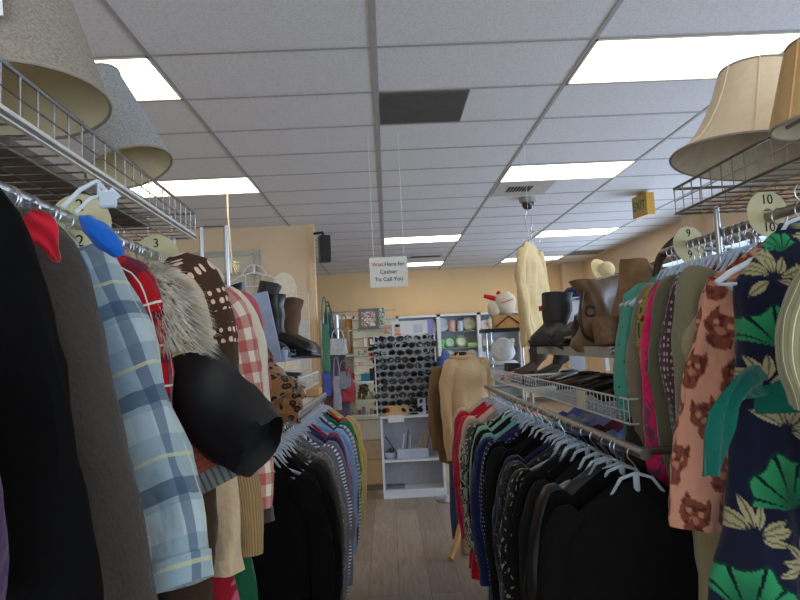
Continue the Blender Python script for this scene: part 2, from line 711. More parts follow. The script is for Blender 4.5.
t = thing('air_diffuser', 'long slim ceiling air slot above the top edge of the cashier sign', 'vent', (x + .6, y + .3, HC))
box(x + .1, x + 1.1, y + .2, y + .42, HC - .02, HC - .003).build('face_plate', plain('vent_white', (190, 186, 180), .5), t, smooth=False)
box(x + .5, x + 1.05, y + .24, y + .38, HC - .028, HC - .018).build('slot', plain('vent_dark', (50, 48, 48), .6), t, smooth=False)
x, y = cell(3, 14)
t = thing('ceiling_vent', 'dark air vent in the ceiling at the far right corner', 'vent', (x + .3, y + .3, HC))
box(x + .02, x + .62, y + .02, y + .59, HC - .008, HC - .003).build('face_plate', vg, t, smooth=False)
# dome camera
c = P(527, 191, 7.15)
t = thing('security_camera', 'small dome security camera on the ceiling above the hanging cardigan', 'camera', (c.x, c.y, HC))
MT = Matrix.Translation((c.x, c.y, 0))
MB().lathe([(.0, HC - .001), (.10, HC - .001), (.095, HC - .05), (.075, HC - .06)], 24, MT).build('housing', plain('grey_housing', (150, 145, 140), .5), t)
MB().lathe([(.072, HC - .055), (.066, HC - .1), (.045, HC - .13), (.001, HC - .142)], 24, MT).build('dome', plain('smoked_dome', (50, 48, 50), .15), t)
# exit sign
c = P(642, 190, 7.15)
t = thing('exit_sign', 'amber EXIT sign hanging from the ceiling, green faced box', 'sign', (c.x, c.y, HC), math.radians(-80))
MX = Matrix.Translation((c.x, c.y, 0)) @ Matrix.Rotation(math.radians(-80), 4, 'Z')
amb = plain('amber_plastic', (196, 150, 60), .5)
MB().box(-.15, .15, -.05, .05, HC - .285, HC - .03, MX).build('housing', amb, t, smooth=False, bevel=.004)
MB().box(-.135, .135, -.054, -.05, HC - .265, HC - .05, MX).build('face', plain('sign_face', (170, 148, 70), .4), t, smooth=False)
MB().box(-.05, .05, -.03, .03, HC - .03, HC, MX).build('mount', amb, t, smooth=False)
text('EXIT', .15, plain('dark_green', (38, 54, 30), .5), t, (0, -.0555, -.16), (PI / 2, 0, 0), sx=.8)
# hanging cashier sign
c = P(388, 257, 4.68)
a = P(388, 287, 4.68)
t = thing('hanging_sign', 'white paper cashier sign hanging on two strings from the ceiling', 'sign', (c.x, c.y, a.z))
wd = .285
box(c.x - wd / 2, c.x + wd / 2, c.y, c.y + .003, a.z, c.z).build('card', paper, t, smooth=False)
l1 = text('Wait', .043, redink, t, (-.125, -.002, .172), (PI / 2, 0, 0), align='LEFT')
text('Here for', .043, ink, t, (-.03, -.002, .172), (PI / 2, 0, 0), align='LEFT')
text('Cashier', .043, ink, t, (0, -.002, .115), (PI / 2, 0, 0))
text('To Call You', .043, ink, t, (0, -.002, .058), (PI / 2, 0, 0))
for s in (-.11, .12):
    MB().tube([(c.x + s, c.y + .004, c.z - .01), (c.x + s * 1.0, c.y + .004, HC)], .0016, 5).build('string', paper, t)
# wall speaker
c = P(325, 262, 8.05); c2 = P(325, 236, 8.05)
t = thing('wall_speaker', 'black loudspeaker bracketed to the end of the peach wall', 'speaker', (c.x, c.y, c.z))
MS = Matrix.Translation((c.x, c.y, 0)) @ Matrix.Rotation(.25, 4, 'Z')
MB().box(-.07, .07, -.09, .09, c.z, c2.z, MS).build('cabinet', black, t, smooth=False, bevel=.008)
MB().box(-.06, .06, -.097, -.09, c.z + .02, c2.z - .02, MS).build('grille', plain('speaker_grille', (30, 30, 34), .7), t, smooth=False)
MB().tube([(c.x - .0, c.y, c2.z - .01), (c.x - .02, c.y + .02, c2.z + .05), (XLW + .02, YLW + .02, c2.z + .06)], .018, 8).build('bracket', black, t)

# ================================================================== GARMENTS
def garment(name, label, cat, mat, x, y, z, aisle=1, yaw=0, sh=.21, L=.72, sl=.55, out=.05, thick=.035, flare=.02,
            fold=.012, nf=5, neck=.055, cuff=None, collar=None, path=None, srad=(.062, .034), vfun=None, group=None,
            placket=None, buttons=0, seed=None, sboth=True, step=None, tilt=0, cuffL=.05, hem=None, waist=0, drop=.10):
    if seed is None: seed = random.random() * 100
    t = thing(name, label, cat, (x, y, z), yaw, group)
    t.rotation_euler = (0, tilt, yaw)
    Mw = wmat(t)
    st = step or .03
    ns = 40 if not step else int(2 * PI * .16 / step)
    nz_ = max(8, int(L / st))
    rg, uv, cols = [], [], []
    ph = seed * 1.7
    for i in range(nz_ + 1):
        q = i / nz_
        d = L * q
        if i == 0: d = 0.0
        if d < drop:
            a = neck + (sh - neck) * (d / drop) ** .75
        else:
            a = sh - .012 * sm((d - drop) / .1) + flare * (d - drop) / max(.1, L - drop)
        if waist and d > drop: a -= waist * math.exp(-((d - waistd) / .12) ** 2)
        b = .014 + thick * sm(d / .16)
        fk = fold * (.15 + .85 * sm(d / (.8 * L)))
        ring, ur, cr = [], [], []
        for k in range(ns + 1):
            th = 2 * PI * k / ns
            cs, sn = math.cos(th), math.sin(th)
            px = a * math.copysign(abs(cs) ** .85, cs)
            py = b * math.copysign(abs(sn) ** .9, sn)
            wv = math.sin(px * nf * PI / .2 + ph + .8 * math.sin(d * 4 + ph)) + .5 * math.sin(px * nf * 2.2 * PI / .2 + ph * 2.1 + d * 3)
            n1 = noise.noise(V((px * 7 + seed, sn * .6, d * 4)))
            n2 = noise.noise(V((px * 18, sn + seed, d * 10)))
            py += fk * wv * (1 if sn > 0 else .8) + .028 * n1 * sm(d / .15) + .009 * n2
            px += .010 * noise.noise(V((seed, d * 6, sn))) * sm(d / .2) + (fk * .5 * math.sin(d * 7 + ph) if d > drop else 0)
            pz = -d
            if d < .001: pz += .012 * (1 if sn > 0 else -1)     # back of neck stands higher
            if q > .97: pz += .008 * math.sin(px * 30 + ph)
            ur.append((px + .5 * (sn < 0), -d))
            if k < ns:
                ring.append(Mw @ V((px, py, pz)))
                if vfun: cr.append(vfun(px, -d, 'body'))
        rg.append(ring); uv.append(ur); cols.append(cr)
    # inner turned hem
    last = rg[-1]
    cen = sum(last, V()) / len(last)
    rg.append([cen + (p - cen) * .93 + V((0, 0, .03)) for p in last]); uv.append(uv[-1]); cols.append(cols[-1])
    mb = MB().rings(rg, uv, cols=cols if vfun else None)
    mb.build('body', mat, t)
    # sleeves
    if sl > 0:
        for s in (1, -1):
            if s != aisle and not sboth: continue
            if s == aisle and path:
                pts = [V(p) for p in path]
            else:
                o_ = out if s == aisle else .0
                pts = [V((s * (sh - .055), 0, -.055)), V((s * (sh - .01), 0, -.12)), V((s * (sh + .02 + o_ * .4), -.004, -.13 - sl * .3)),
                       V((s * (sh + .015 + o_ * .8), -.012, -.13 - sl * .65)), V((s * (sh + o_), -.018, -.12 - sl))]
            # resample
            res = []
            segs = len(pts) - 1
            per = max(5, int(sl / segs / (step or .022)))
            for a_ in range(segs):
                pa = pts[max(a_ - 1, 0)]; pb = pts[a_]; pc = pts[a_ + 1]; pd = pts[min(a_ + 2, segs)]
                for j in range(per + (a_ == segs - 1)):
                    u = j / per
                    res.append(.5 * ((2 * pb) + (pc - pa) * u + (2 * pa - 5 * pb + 4 * pc - pd) * u * u + (3 * pb - pa - 3 * pc + pd) * u ** 3))
            rg, uv, cols = [], [], []
            m_ = len(res); dist = 0
            n = 20 if not step else int(2 * PI * .05 / step)
            for i, p in enumerate(res):
                T = (res[min(i + 1, m_ - 1)] - res[max(i - 1, 0)]).normalized()
                Bv = V((0, 1, 0)); Bv = (Bv - T * Bv.dot(T)).normalized(); Nv = T.cross(Bv)
                if i: dist += (p - res[i - 1]).length
                q = i / (m_ - 1)
                ra = srad[0] * (1 - .28 * q) * (.55 + .45 * sm(q * 7)); rb = srad[1] * (1 - .2 * q)
                ring, ur, cr = [], [], []
                for k in range(n + 1):
                    th = 2 * PI * k / n
                    w = 1 + .22 * noise.noise(V((math.cos(th) * 1.5 + seed, math.sin(th) * 1.5, dist * 9))) + .10 * noise.noise(V((math.cos(th) * 3, math.sin(th) * 3 + seed, dist * 24))) + .06 * math.sin(dist * 34 + th * 2 + seed) * (.3 + q)
                    pp = p + Nv * (ra * w * math.cos(th)) + Bv * (rb * w * math.sin(th))
                    pp.y += .012 * noise.noise(V((seed * 2, dist * 7, math.cos(th))))
                    ur.append((.06 * th, -dist))
                    if k < n:
                        ring.append(Mw @ pp)
                        if vfun: cr.append(vfun(.06 * th, -dist, 'sleeve'))
                rg.append(ring); uv.append(ur); cols.append(cr)
            last = rg[-1]; cen = sum(last, V()) / len(last)
            up = (rg[-3][0] - rg[-1][0]).normalized() * .03
            rg.append([cen + (p - cen) * .88 + up for p in last]); uv.append(uv[-1]); cols.append(cols[-1])
            so = MB().rings(rg, uv, cols=cols if vfun else None).build('sleeve', mat, t)
            if cuff:
                k0 = max(0, m_ - 1 - max(2, int(cuffL / (dist / (m_ - 1)))))
                rr = rg[k0:m_]
                out_ = []
                for ring in rr:
                    ce = sum(ring, V()) / len(ring)
                    out_.append([ce + (p - ce) * 1.07 for p in ring])
                MB().rings(out_, uv[k0:m_]).build('cuff', cuff, so)
    if collar:
        cp = []
        for k in range(18):
            th = 2 * PI * k / 18
            cp.append(Mw @ V((math.cos(th) * (neck + .012), math.sin(th) * .026, -.006 + .014 * math.sin(th))))
        MB().tube(cp, .013, 8, closed=True).build('collar', collar, t)
    if placket:
        pb = MB()
        for k in range(14):
            z0 = -.05 - (L - .07) * k / 14; z1 = -.05 - (L - .07) * (k + 1) / 14
        pb.box(-.014, .014, -.06, -.045, -L + .01, -.05, Mw)
        pb.build('placket', placket, t, smooth=False)
    if buttons:
        for k in range(buttons):
            zz = -.12 - (L - .2) * k / max(1, buttons - 1)
            yy = -(.014 + thick) - .014
            MB().lathe([(.0, -.003), (.011, -.003), (.011, .003), (.0, .003)], 12, Mw @ Matrix.Translation((.0, yy, zz)) @ Matrix.Rotation(PI / 2, 4, 'X')).build('button', black, t)
    if hem:
        pass
    return t


waistd = .4

# hanger prototype ---------------------------------------------------
HK = 'clothes hangers'


def make_hanger(kind='clear'):
    cl = {'clear': clear(), 'white': plain('white_hanger_plastic', (222, 222, 220), .3), 'black': black}[kind]
    t = thing('clothes_hanger', 'hanger', 'hanger', (0, 0, 0), 0)
    hk = []
    for k in range(15):
        a = -PI * .25 + k / 14 * PI * 1.25
        hk.append((.019 * math.cos(a), 0, .0 + .019 * math.sin(a) - .014))
    hk = hk + [(-.0185, 0, -.022), (-.006, 0, -.036), (0, 0, -.046), (0, 0, -.09)]
    MB().tube(hk, .0017, 6).build('hook', chrome, t)
    m = MB()
    g_ = -.032
    m.tube([(0, 0, -.062), (0, 0, -.085 + g_)], .0085, 8)
    m.tube([(-.19, 0, -.155 + g_), (-.16, 0, -.135 + g_), (-.08, 0, -.098 + g_), (0, 0, -.076 + g_), (.08, 0, -.098 + g_), (.16, 0, -.135 + g_), (.19, 0, -.155 + g_)], .0062, 8)
    m.tube([(-.185, 0, -.158 + g_), (.185, 0, -.158 + g_)], .0036, 6)
    m.tube([(-.075, 0, -.125), (-.04, 0, -.075), (0, 0, -.062), (.04, 0, -.075), (.075, 0, -.125)], .0045, 6)
    m.tube([(-.05, 0, -.09 + g_), (-.05, 0, -.155 + g_)], .003, 5)
    m.tube([(.05, 0, -.09 + g_), (.05, 0, -.155 + g_)], .003, 5)
    m.build('body', cl, t)
    return t


H0 = {}
HUSED = set()


def hanger(x, y, z, yaw, label, group, kind='clear'):
    if kind not in H0: H0[kind] = make_hanger(kind)
    o = H0[kind]
    if kind in HUSED: o = dup(H0[kind])
    HUSED.add(kind)
    o.location = (x, y, z); o.rotation_euler = (0, 0, yaw)
    tag(o, label, 'hanger', group)
    return o


# ------------------------------------------------------------------ patterns
light_plaid = patterned((148, 166, 176), [('y', .125, .35, .035, (188, 202, 206), .6), ('x', .115, .5, .03, (140, 166, 184), .5), ('y', .125, 0, .022, (52, 76, 104), .7), ('x', .115, .2, .018, (58, 82, 110), .65), ('y', .125, .6, .005, (196, 196, 150), .7), ('x', .115, .75, .004, (200, 198, 156), .7)])
gingham = patterned((226, 214, 196), [('y', .05, 0, .025, (170, 26, 34), .6), ('x', .05, 0, .025, (170, 26, 34), .6)])
tartan = patterned((168, 24, 34), [('y', .06, 0, .014, (20, 30, 52), .6), ('x', .06, .1, .014, (20, 30, 52), .6), ('y', .06, .6, .003, (232, 226, 210), .9), ('x', .06, .6, .003, (232, 226, 210), .9)])
bluestripe = patterned((216, 220, 226), [('y', .014, 0, .007, (52, 66, 110), 1)])
palestripe = patterned((138, 134, 102), [('x', .022, 0, .004, (120, 116, 88), .9), ('x', .022, .5, .002, (220, 214, 190), .9)])
def yoke():
    m, nt, b = newmat('dotted_yoke_knit')
    clothbase(nt, b, .1, 250, .6)
    uv = N(nt, 'ShaderNodeUVMap')
    v = N(nt, 'ShaderNodeTexVoronoi')
    v.inputs['Scale'].default_value = 48
    v.inputs['Randomness'].default_value = .2
    nt.links.new(uv.outputs[0], v.inputs['Vector'])
    x, y = uvxy(nt)
    f = M_(nt, 'MULTIPLY', M_(nt, 'LESS_THAN', v.outputs['Distance'], .3), M_(nt, 'GREATER_THAN', y, -.21))
    f = M_(nt, 'MULTIPLY', f, M_(nt, 'LESS_THAN', M_(nt, 'FRACT', M_(nt, 'ADD', M_(nt, 'MULTIPLY', y, 14), 50)), .62))
    nt.links.new(mixc(nt, f, lin((72, 52, 40)), lin((226, 190, 172))), b.inputs['Base Color'])
    return m


dotbrown = yoke()
dotteal = dotted((80, 146, 126), (24, 52, 48), 42, .14, .5)
dotnavy = dotted((26, 30, 66), (190, 190, 206), 60, .18)
dotwine = dotted((78, 58, 62), (170, 150, 148), 55, .3, .3)
floralbw = blotched([(30, 34, 30), (188, 184, 160), (70, 76, 66), (200, 196, 176)], 22)
blackfloral = blotched([(14, 14, 14), (24, 24, 24), (150, 142, 130)], 40)
lace = blotched([(16, 16, 17), (48, 46, 46), (22, 22, 22), (120, 116, 110)], 55)
yellowprint = blotched([(150, 130, 50), (130, 44, 44), (160, 140, 60), (60, 80, 66)], 26)
leo = leopard()
knit = patterned((158, 84, 68), [('y', .012, 0, .004, (150, 66, 54), .8)])
ribgrey = patterned((132, 136, 134), [('x', .012, 0, .004, (80, 84, 84), .9)])
pinkstripe = patterned((200, 44, 96), [('y', .012, 0, .005, (236, 196, 206), 1)])
pinkprint = blotched([(206, 36, 92), (206, 36, 92), (216, 48, 100), (120, 70, 90)], 16)


def cats(x, z, part):
    base = V(lin((208, 146, 120)))
    s = .105
    col = base
    row = math.floor(z / s)
    off = (row % 2) * .5
    cx = (math.floor(x / s - off) + .5 + off) * s
    cz = (row + .5) * s
    rn = noise.noise(V((cx * 31.7, cz * 17.3, 3.1)))
    ang = rn * .9
    dx, dz = x - cx, z - cz
    dx, dz = dx * math.cos(ang) + dz * math.sin(ang), -dx * math.sin(ang) + dz * math.cos(ang)
    r = math.hypot(dx / .036, dz / .029)
    ear = any(abs(dx - e) < .012 * (1 - (dz - .016) / .028) and .014 < dz < .044 for e in (-.022, .022))
    body = math.hypot((dx - .004) / .026, (dz + .036) / .02) < 1
    if r < 1 or ear or body:
        n = noise.noise(V((x * 75, z * 75, 1)))
        col = V(lin((134, 72, 56))) if n < .12 else V(lin((98, 50, 42)))
        if r < 1 and any(math.hypot(dx - e, dz - .004) < .0065 for e in (-.014, .014)): col = V(lin((196, 140, 104)))
        if math.hypot(dx / .012, (dz + .013) / .008) < 1: col = V(lin((180, 118, 94)))
    return col


FL = []
for (fx, fz, fr, fa) in [(-.115, -.20, .055, 1.5), (-.11, -.49, .072, 1.8), (-.19, -.68, .066, 1.2), (-.03, -.66, .06, 1.3), (.02, -.28, .06, 1.5), (.08, -.5, .07, 1.4), (-.1, -.88, .08, 1.5), (.12, -.8, .08, 1.4), (.07, -.08, .05, 1.3), (-.07, -.03, .03, 1.8)]:
    FL.append((fx, fz, fr, fa))
LV = []
rr_ = random.Random(5)
for (bx, bz) in [(-.10, -.10), (-.03, -.14), (.0, -.4), (-.10, -.385), (-.02, -.47), (-.18, -.57), (-.09, -.635), (-.02, -.56), (-.11, -.76), (-.2, -.80), (-.01, -.78), (.06, -.62), (.06, -.38), (-.14, -.30), (-.04, -.26), (.1, -.2), (.13, -.35), (.15, -.62), (.1, -.95), (0, -.95), (-.2, -.95), (-.14, -.02), (.02, -.03)]:
    r0 = rr_.uniform(-.7, .7)
    for k in range(7):
        a = PI / 2 + r0 + (k - 3) * rr_.uniform(.42, .6) + rr_.uniform(-.15, .15)
        l = rr_.uniform(.04, .065)
        LV.append((bx + .01 * math.cos(a), bz + .01 * math.sin(a), a, l))


def floral(x, z, part):
    c = V(lin((22, 24, 44)))
    for bx, bz, a, l in LV:
        dx, dz = x - bx, z - bz
        if abs(dx) > .08 or abs(dz) > .08: continue
        u = dx * math.cos(a) + dz * math.sin(a); w = -dx * math.sin(a) + dz * math.cos(a)
        w -= .25 * u * u / l
        if 0 < u < l and abs(w) < .0085 * math.sin(PI * u / l):
            c = V(lin((156, 146, 108)))
            if abs(w) < .0016: c = V(lin((90, 84, 70)))
    for fx, fz, fr, fa in FL:
        dx, dz = x - fx, z - fz
        r = math.hypot(dx, dz)
        if r > fr * 1.1: continue
        # fan shaped bloom: base point below the centre
        ex, ez = x - (fx - fr * .55 * math.cos(fa)), z - (fz - fr * .55 * math.sin(fa))
        r = math.hypot(ex, ez); an = math.atan2(ez, ex) - fa
        an = (an + PI) % (2 * PI) - PI
        R = fr * 1.5 * (.93 + .07 * math.cos(an * 9)) * (1 - .18 * abs(an))
        if abs(an) < 1.25 and r < R:
            fq = (an * 9 / (2 * PI) * 1.4) % 1
            g_ = r / R
            c = V(lin((14, 78, 52))).lerp(V(lin((48, 138, 88))), g_)
            if fq < .17 and g_ > .18: c = V(lin((8, 28, 28)))
            if .95 < g_: c = V(lin((12, 50, 40)))
    return c


VC = vcol()

# ================================================================== RACKS
def wire_basket(mb, x0, x1, y0, y1, z0, z1, sp=.05, r=.0022, R=.0042):
    for z in (z0, z1):
        mb.tube([(x0, y0, z), (x1, y0, z), (x1, y1, z), (x0, y1, z)], R, 6, closed=True) if False else None
        for a, b_ in (((x0, y0), (x1, y0)), ((x1, y0), (x1, y1)), ((x1, y1), (x0, y1)), ((x0, y1), (x0, y0))):
            mb.tube([(a[0], a[1], z), (b_[0], b_[1], z)], R if z == z1 or True else r, 6)
    n = int((y1 - y0) / sp)
    for i in range(n + 1):
        y = y0 + (y1 - y0) * i / n
        mb.tube([(x0, y, z1), (x0, y, z0), (x1, y, z0), (x1, y, z1)], r, 5)
    n = max(2, int((x1 - x0) / .07))
    for i in range(1, n):
        x = x0 + (x1 - x0) * i / n
        mb.tube([(x, y0, z1), (x, y0, z0 - .003), (x, y1, z0 - .003), (x, y1, z1)], r, 5)
    zm = (z0 + z1) / 2
    for x in (x0, x1):
        mb.tube([(x, y0, zm), (x, y1, zm)], r * .8, 5)
    return mb


def rotz_about(o, a):
    o.rotation_euler = (0, 0, a)


# ---- left foreground rack -----------------------------------------------
YAW_L = math.radians(2.3)
t = thing('clothes_rack', 'chrome rack of the nearest left aisle with wire basket shelf on top', 'rack', (-.55, 0, 0), YAW_L)
ML = wmat(t)


def tm(mb, M):
    mb.v = [M @ V(p) for p in mb.v]; return mb


tm(wire_basket(MB(), -.44, .055, .25, 1.90, 1.775, 1.85), ML).build('basket_shelf', chrome, t)
tm(MB().box(.048, .056, .25, 1.90, 1.768, 1.786), ML).build('shelf_edge', plain('white_edge', (206, 206, 200), .35, .4), t, smooth=False)
tm(MB().tube([(0, .2, 1.69), (0, 2.38, 1.69)], .0125, 12), ML).build('rail', chrome, t)
for yy in (.3, 1.86):
    tm(MB().tube([(0, yy, 1.70), (0, yy, 1.775)], .007, 8), ML).build('bracket', chrome, t)
for px_ in (-.44, ):
    for yy in (.3, 1.86):
        tm(MB().tube([(px_, yy, 0), (px_, yy, 1.85)], .0125, 10), ML).build('post', chrome, t)
# end frame
a = P(226, 226, 2.4); b2 = P(201, 228, 2.4)
ef = MB()
ef.tube([(a.x, 2.4, .02), (a.x, 2.4, a.z), (a.x - .42, 2.4, a.z), (a.x - .42, 2.4, .02)], .0105, 10)
ef.tube([(b2.x, 2.4, .5), (b2.x, 2.4, a.z)], .0085, 8)
ef.tube([(a.x, 2.4, 1.69), (a.x - .42, 2.4, 1.69)], .0085, 8)
ef.build('end_frame', chrome, t)
# patterned flat box in shelf
bx = MB()
bx.box(-.36, -.05, .3, 1.0, 1.782, 1.83)
tag(tm(bx, ML).build('flat_box', blotched([(120, 112, 104), (56, 40, 52), (120, 112, 104), (84, 72, 70)], 3), smooth=False), 'flat patterned box lying in the left wire basket shelf', 'box')
bx = MB(); bx.box(-.38, -.03, 1.05, 1.75, 1.782, 1.80)
tag(tm(bx, ML).build('cardboard_sheet', plain('cardboard_grey', (112, 102, 92), .8, 0, .25, 10), smooth=False), 'grey brown cardboard sheet under the smaller grey lampshade', 'cardboard')


# lampshades
def lampshade(label, cx, cy, cz, prof, matO, matI, tilt=(0, 0), tag_at=None, n=40, ribs=0, rimcol=(150, 140, 125)):
    t = thing('lampshade', label, 'lampshade', (cx, cy, cz), 0, rot=(tilt[0], tilt[1], 0))
    M = wmat(t)
    def scal(r, k):
        return r * (1 + (.02 * math.cos(ribs * 2 * PI * k / n) if ribs else 0))
    MB().lathe([(r, z) for r, z in prof], n, M).build('shade', matO, t)
    MB().lathe([(r - .003, z + (.001 if i == 0 else 0)) for i, (r, z) in enumerate(prof)], n, M).build('lining', matI, t)
    for r, z in (prof[0], prof[-1]):
        MB().tube([M @ V((r * math.cos(a * PI / 24), r * math.sin(a * PI / 24), z)) for a in range(48)], .0032, 6, closed=True).build('rim', plain('rim_trim', rimcol, .8), t)
    if ribs:
        for k in range(ribs):
            a = 2 * PI * (k + .3) / ribs
            MB().tube([M @ V(((r + .001) * math.cos(a), (r + .001) * math.sin(a), z)) for r, z in prof], .0026, 6).build('seam', matO, t)
    zt = prof[-1][1]
    sp = MB()
    for k in range(3):
        a = 2 * PI * k / 3 + .4
        sp.tube([M @ V((prof[-1][0] * math.cos(a), prof[-1][0] * math.sin(a), zt)), M @ V((.02 * math.cos(a), .02 * math.sin(a), zt - .015))], .0018, 5)
    sp.tube([M @ V((.02 * math.cos(a * PI / 8), .02 * math.sin(a * PI / 8), zt - .015)) for a in range(16)], .0018, 5, closed=True)
    sp.build('spider_fitter', chrome, t)
    return t


linen = plain('grey_linen', (142, 132, 120), .9, 0, .28, 240, .5)
linen2 = plain('blue_grey_linen', (146, 147, 148), .9, 0, .28, 240, .5)
lining = plain('cream_lining', (222, 208, 172), .8, 0, .04)
c = P(18, 104, 1.04)
t = lampshade('large grey linen lampshade on the left basket shelf, cut off by the frame', c.x, c.y, c.z, [(.143, 0), (.134, .04), (.117, .11), (.095, .20), (.084, .25)], linen, lining, (-.06, -.10))
MB().box(-.028, .012, -.145, -.142, .07, .17, wmat(t) @ Matrix.Rotation(.35, 4, 'Z')).build('price_tag', paper, t, smooth=False)
c = P(130, 168, 1.46)
lampshade('smaller blue grey linen lampshade leaning on the left basket shelf', c.x, c.y, c.z, [(.098, 0), (.089, .05), (.076, .12), (.058, .21), (.05, .25)], linen2, lining, (-.10, -.34))

# ---- right foreground rack ----------------------------------------------
t = thing('clothes_rack', 'chrome rack of the nearest right aisle with wire basket shelf on top', 'rack', (.95, 0, 0))
wire_basket(MB(), .85, 1.30, .25, 1.77, 1.757, 1.83).build('basket_shelf', dkchrome, t)
MB().tube([(.96, .2, 1.69), (.96, 2.12, 1.69)], .0125, 12).build('rail', dkchrome, t)
for xx, yy in ((.93, 1.70), (1.02, 1.45), (1.28, 1.7), (1.28, .3)):
    z1 = 1.83 if xx > 1.2 else 1.76
    MB().tube([(xx, yy, 1.60 if xx < 1.2 else 0), (xx, yy, z1)], .008, 8).build('post', chrome, t)
MB().tube([(.96, 2.1, 1.69), (1.28, 2.1, 1.69), (1.28, 2.1, .0)], .0125, 10).build('end_frame', chrome, t)
silk = plain('cream_silk', (226, 204, 172), .65, 0, .04, 60)
silkt = plain('tan_silk', (196, 156, 104), .65, 0, .06, 60)
lin2 = plain('white_lining', (206, 192, 168), .8)
c = P(756, 160, 1.56)
t = lampshade('cream bell lampshade with panelled silk on the right basket shelf', c.x, c.y, c.z + .004,
          [(.203, 0), (.168, .032), (.143, .072), (.123, .12), (.108, .17), (.1, .215), (.097, .228)], silk, lin2, (0, .14), ribs=8, n=48)
MB().box(-.015, .015, -.123, -.119, .19, .215, wmat(t) @ Matrix.Rotation(.5, 4, 'Z')).build('price_tag', silk, t, smooth=False)
c = P(836, 122, 1.16)
lampshade('tan lampshade cut off at the right edge, beside the cream bell shade', c.x, c.y, c.z, [(.11, 0), (.1, .04), (.085, .1), (.07, .16)], silkt, lin2, (0, 0), ribs=8)


# ---- size divider discs --------------------------------------------------
disc = plain('cream_disc_plastic', (200, 192, 152), .45, 0, .04)
def divider(x, y, z, num, label, r=.058, yaw=0, tilt=0, mat=None):
    t = thing('size_divider', label, 'size divider', (x, y, z), yaw, 'size dividers on the rails')
    M = wmat(t)
    m = MB()
    n = 28
    b = 0
    ri = .014
    for yy in (-.0012, .0012):
        for rad in (ri, r):
            for k in range(n):
                a = 2 * PI * k / n
                m.v.append(M @ V((rad * math.cos(a), yy, rad * math.sin(a))))
    for k in range(n):
        k2 = (k + 1) % n
        m.face((k, k2, n + k2, n + k)); m.face((2 * n + k, 3 * n + k, 3 * n + k2, 2 * n + k2)); m.face((n + k, n + k2, 3 * n + k2, 3 * n + k)); m.face((k, 2 * n + k, 2 * n + k2, k2))
    m.build('disc', mat or disc, t, smooth=False)
    text(num, .034, ink, t, (0, -.002, r * .6), (PI / 2, 0, 0), 'numeral')
    text(num, .034, ink, t, (0, -.002, -r * .6), (PI / 2, 0, 0), 'numeral')
    return t


divider(.96, 1.52, 1.70, '10', 'round cream size divider marked 10 on the right rail', .058, .15)
divider(.96, 1.93, 1.69, '9', 'round cream size divider marked 9 on the right rail', .056, .2)
divider(-.600, 1.24, 1.69, '2', 'round cream size divider beside the blue hood on the left rail', .06, .1)
divider(-.618, 1.70, 1.69, '3', 'round cream size divider marked 3 on the left rail', .06, .1)
divider(-.630, 2.0, 1.69, '7', 'round cream size divider behind the brown dotted cardigan', .056, .1)
divider(-.642, 2.28, 1.69, '01', 'round cream size divider nearest the chrome end frame of the left rack', .056, .5)

# =================== left foreground garments
def lx(y): return -.55 - .04 * y
GL = 'garments on the nearest left rack'
HL = 'hangers on the nearest left rail'
hl_lab = 'clear plastic hanger holding clothes on the nearest left rail'


def LG(y, name, label, cat, mat, hk='clear', **kw):
    x = lx(y)
    kw.setdefault('aisle', 1)
    garment(name, label, cat, mat, x, y, kw.pop('z', 1.61), group=GL, **kw)
    hanger(x, y, 1.69 + .006, kw.get('yaw', 0) + random.uniform(-.06, .06), hl_lab if hk == 'clear' else hk + ' hanger on the nearest left rail', HL, hk)


def epath(x, y, sh, edges, rr, s=1, z=1.61):
    pts = [((sh - .075) * s, 0, -.05)]
    for px, py, Y in edges:
        p = P(px, py, Y)
        pts.append((p.x - rr * s - x, p.y - y, p.z - z))
    return pts


def rel(pts, x, y, z=1.628):
    return [(a - x, b - y, c - z) for a, b, c in pts]


blk = cloth((10, 9, 10), 500, .0)
chc = cloth((66, 61, 57), 260, .1, .8)
# purple fleece
LG(.38, 'fleece_jacket', 'purple fuzzy fleece sleeve at the very left edge', 'jacket', cloth((66, 42, 76), 130, .2, .9), sh=.22, L=.62, sl=.4, thick=.03, srad=(.05, .035), seed=3, z=1.56,
   path=epath(lx(.38), .38, .22, [(-50, 420, .38), (-6, 450, .38), (12, 520, .38), (14, 640, .38)], .05, 1, 1.56))
LG(.50, 'coat', 'black wool coat nearest on the left rack', 'coat', blk, sh=.24, L=1.15, sl=.62, thick=.035, srad=(.062, .038), seed=8, z=1.60,
   path=epath(lx(.50), .50, .24, [(22, 236, .50), (52, 300, .50), (84, 440, .49), (112, 600, .48), (126, 720, .47)], .058, 1, 1.60))
LG(.63, 'coat', 'charcoal fleece coat between the black coat and the light blue plaid shirt', 'coat', chc, sh=.24, L=1.1, sl=.62, thick=.033, srad=(.062, .038), seed=11, z=1.60,
   path=epath(lx(.63), .63, .24, [(78, 268, .63), (106, 325, .62), (140, 450, .61), (163, 590, .60), (172, 720, .58)], .062, 1, 1.60))
LG(.76, 'rain_jacket', 'bright blue hooded jacket peeking out above the plaid shirt', 'jacket', cloth((24, 96, 190), 500), sh=.15, L=.85, sl=.5, thick=.022, seed=5, flare=0, srad=(.04, .025),
   path=epath(lx(.76), .76, .15, [(84, 266, .76), (92, 320, .76), (94, 420, .76)], .035))
rl = [o for o in C.objects if o.name == 'coat.001'][0]
ribbon(smoothpts([P(30, 212, .56), P(38, 225, .56), P(47, 240, .56), P(58, 262, .57)]), [.003, .006, .009, .011, .013, .014, .014, .014, .013, .012, .010, .008, .006, .005, .004, .002], .0015, V((.3, -.95, 0)), wave=.002).build('red_lining', cloth((196, 30, 48), 500), rl)
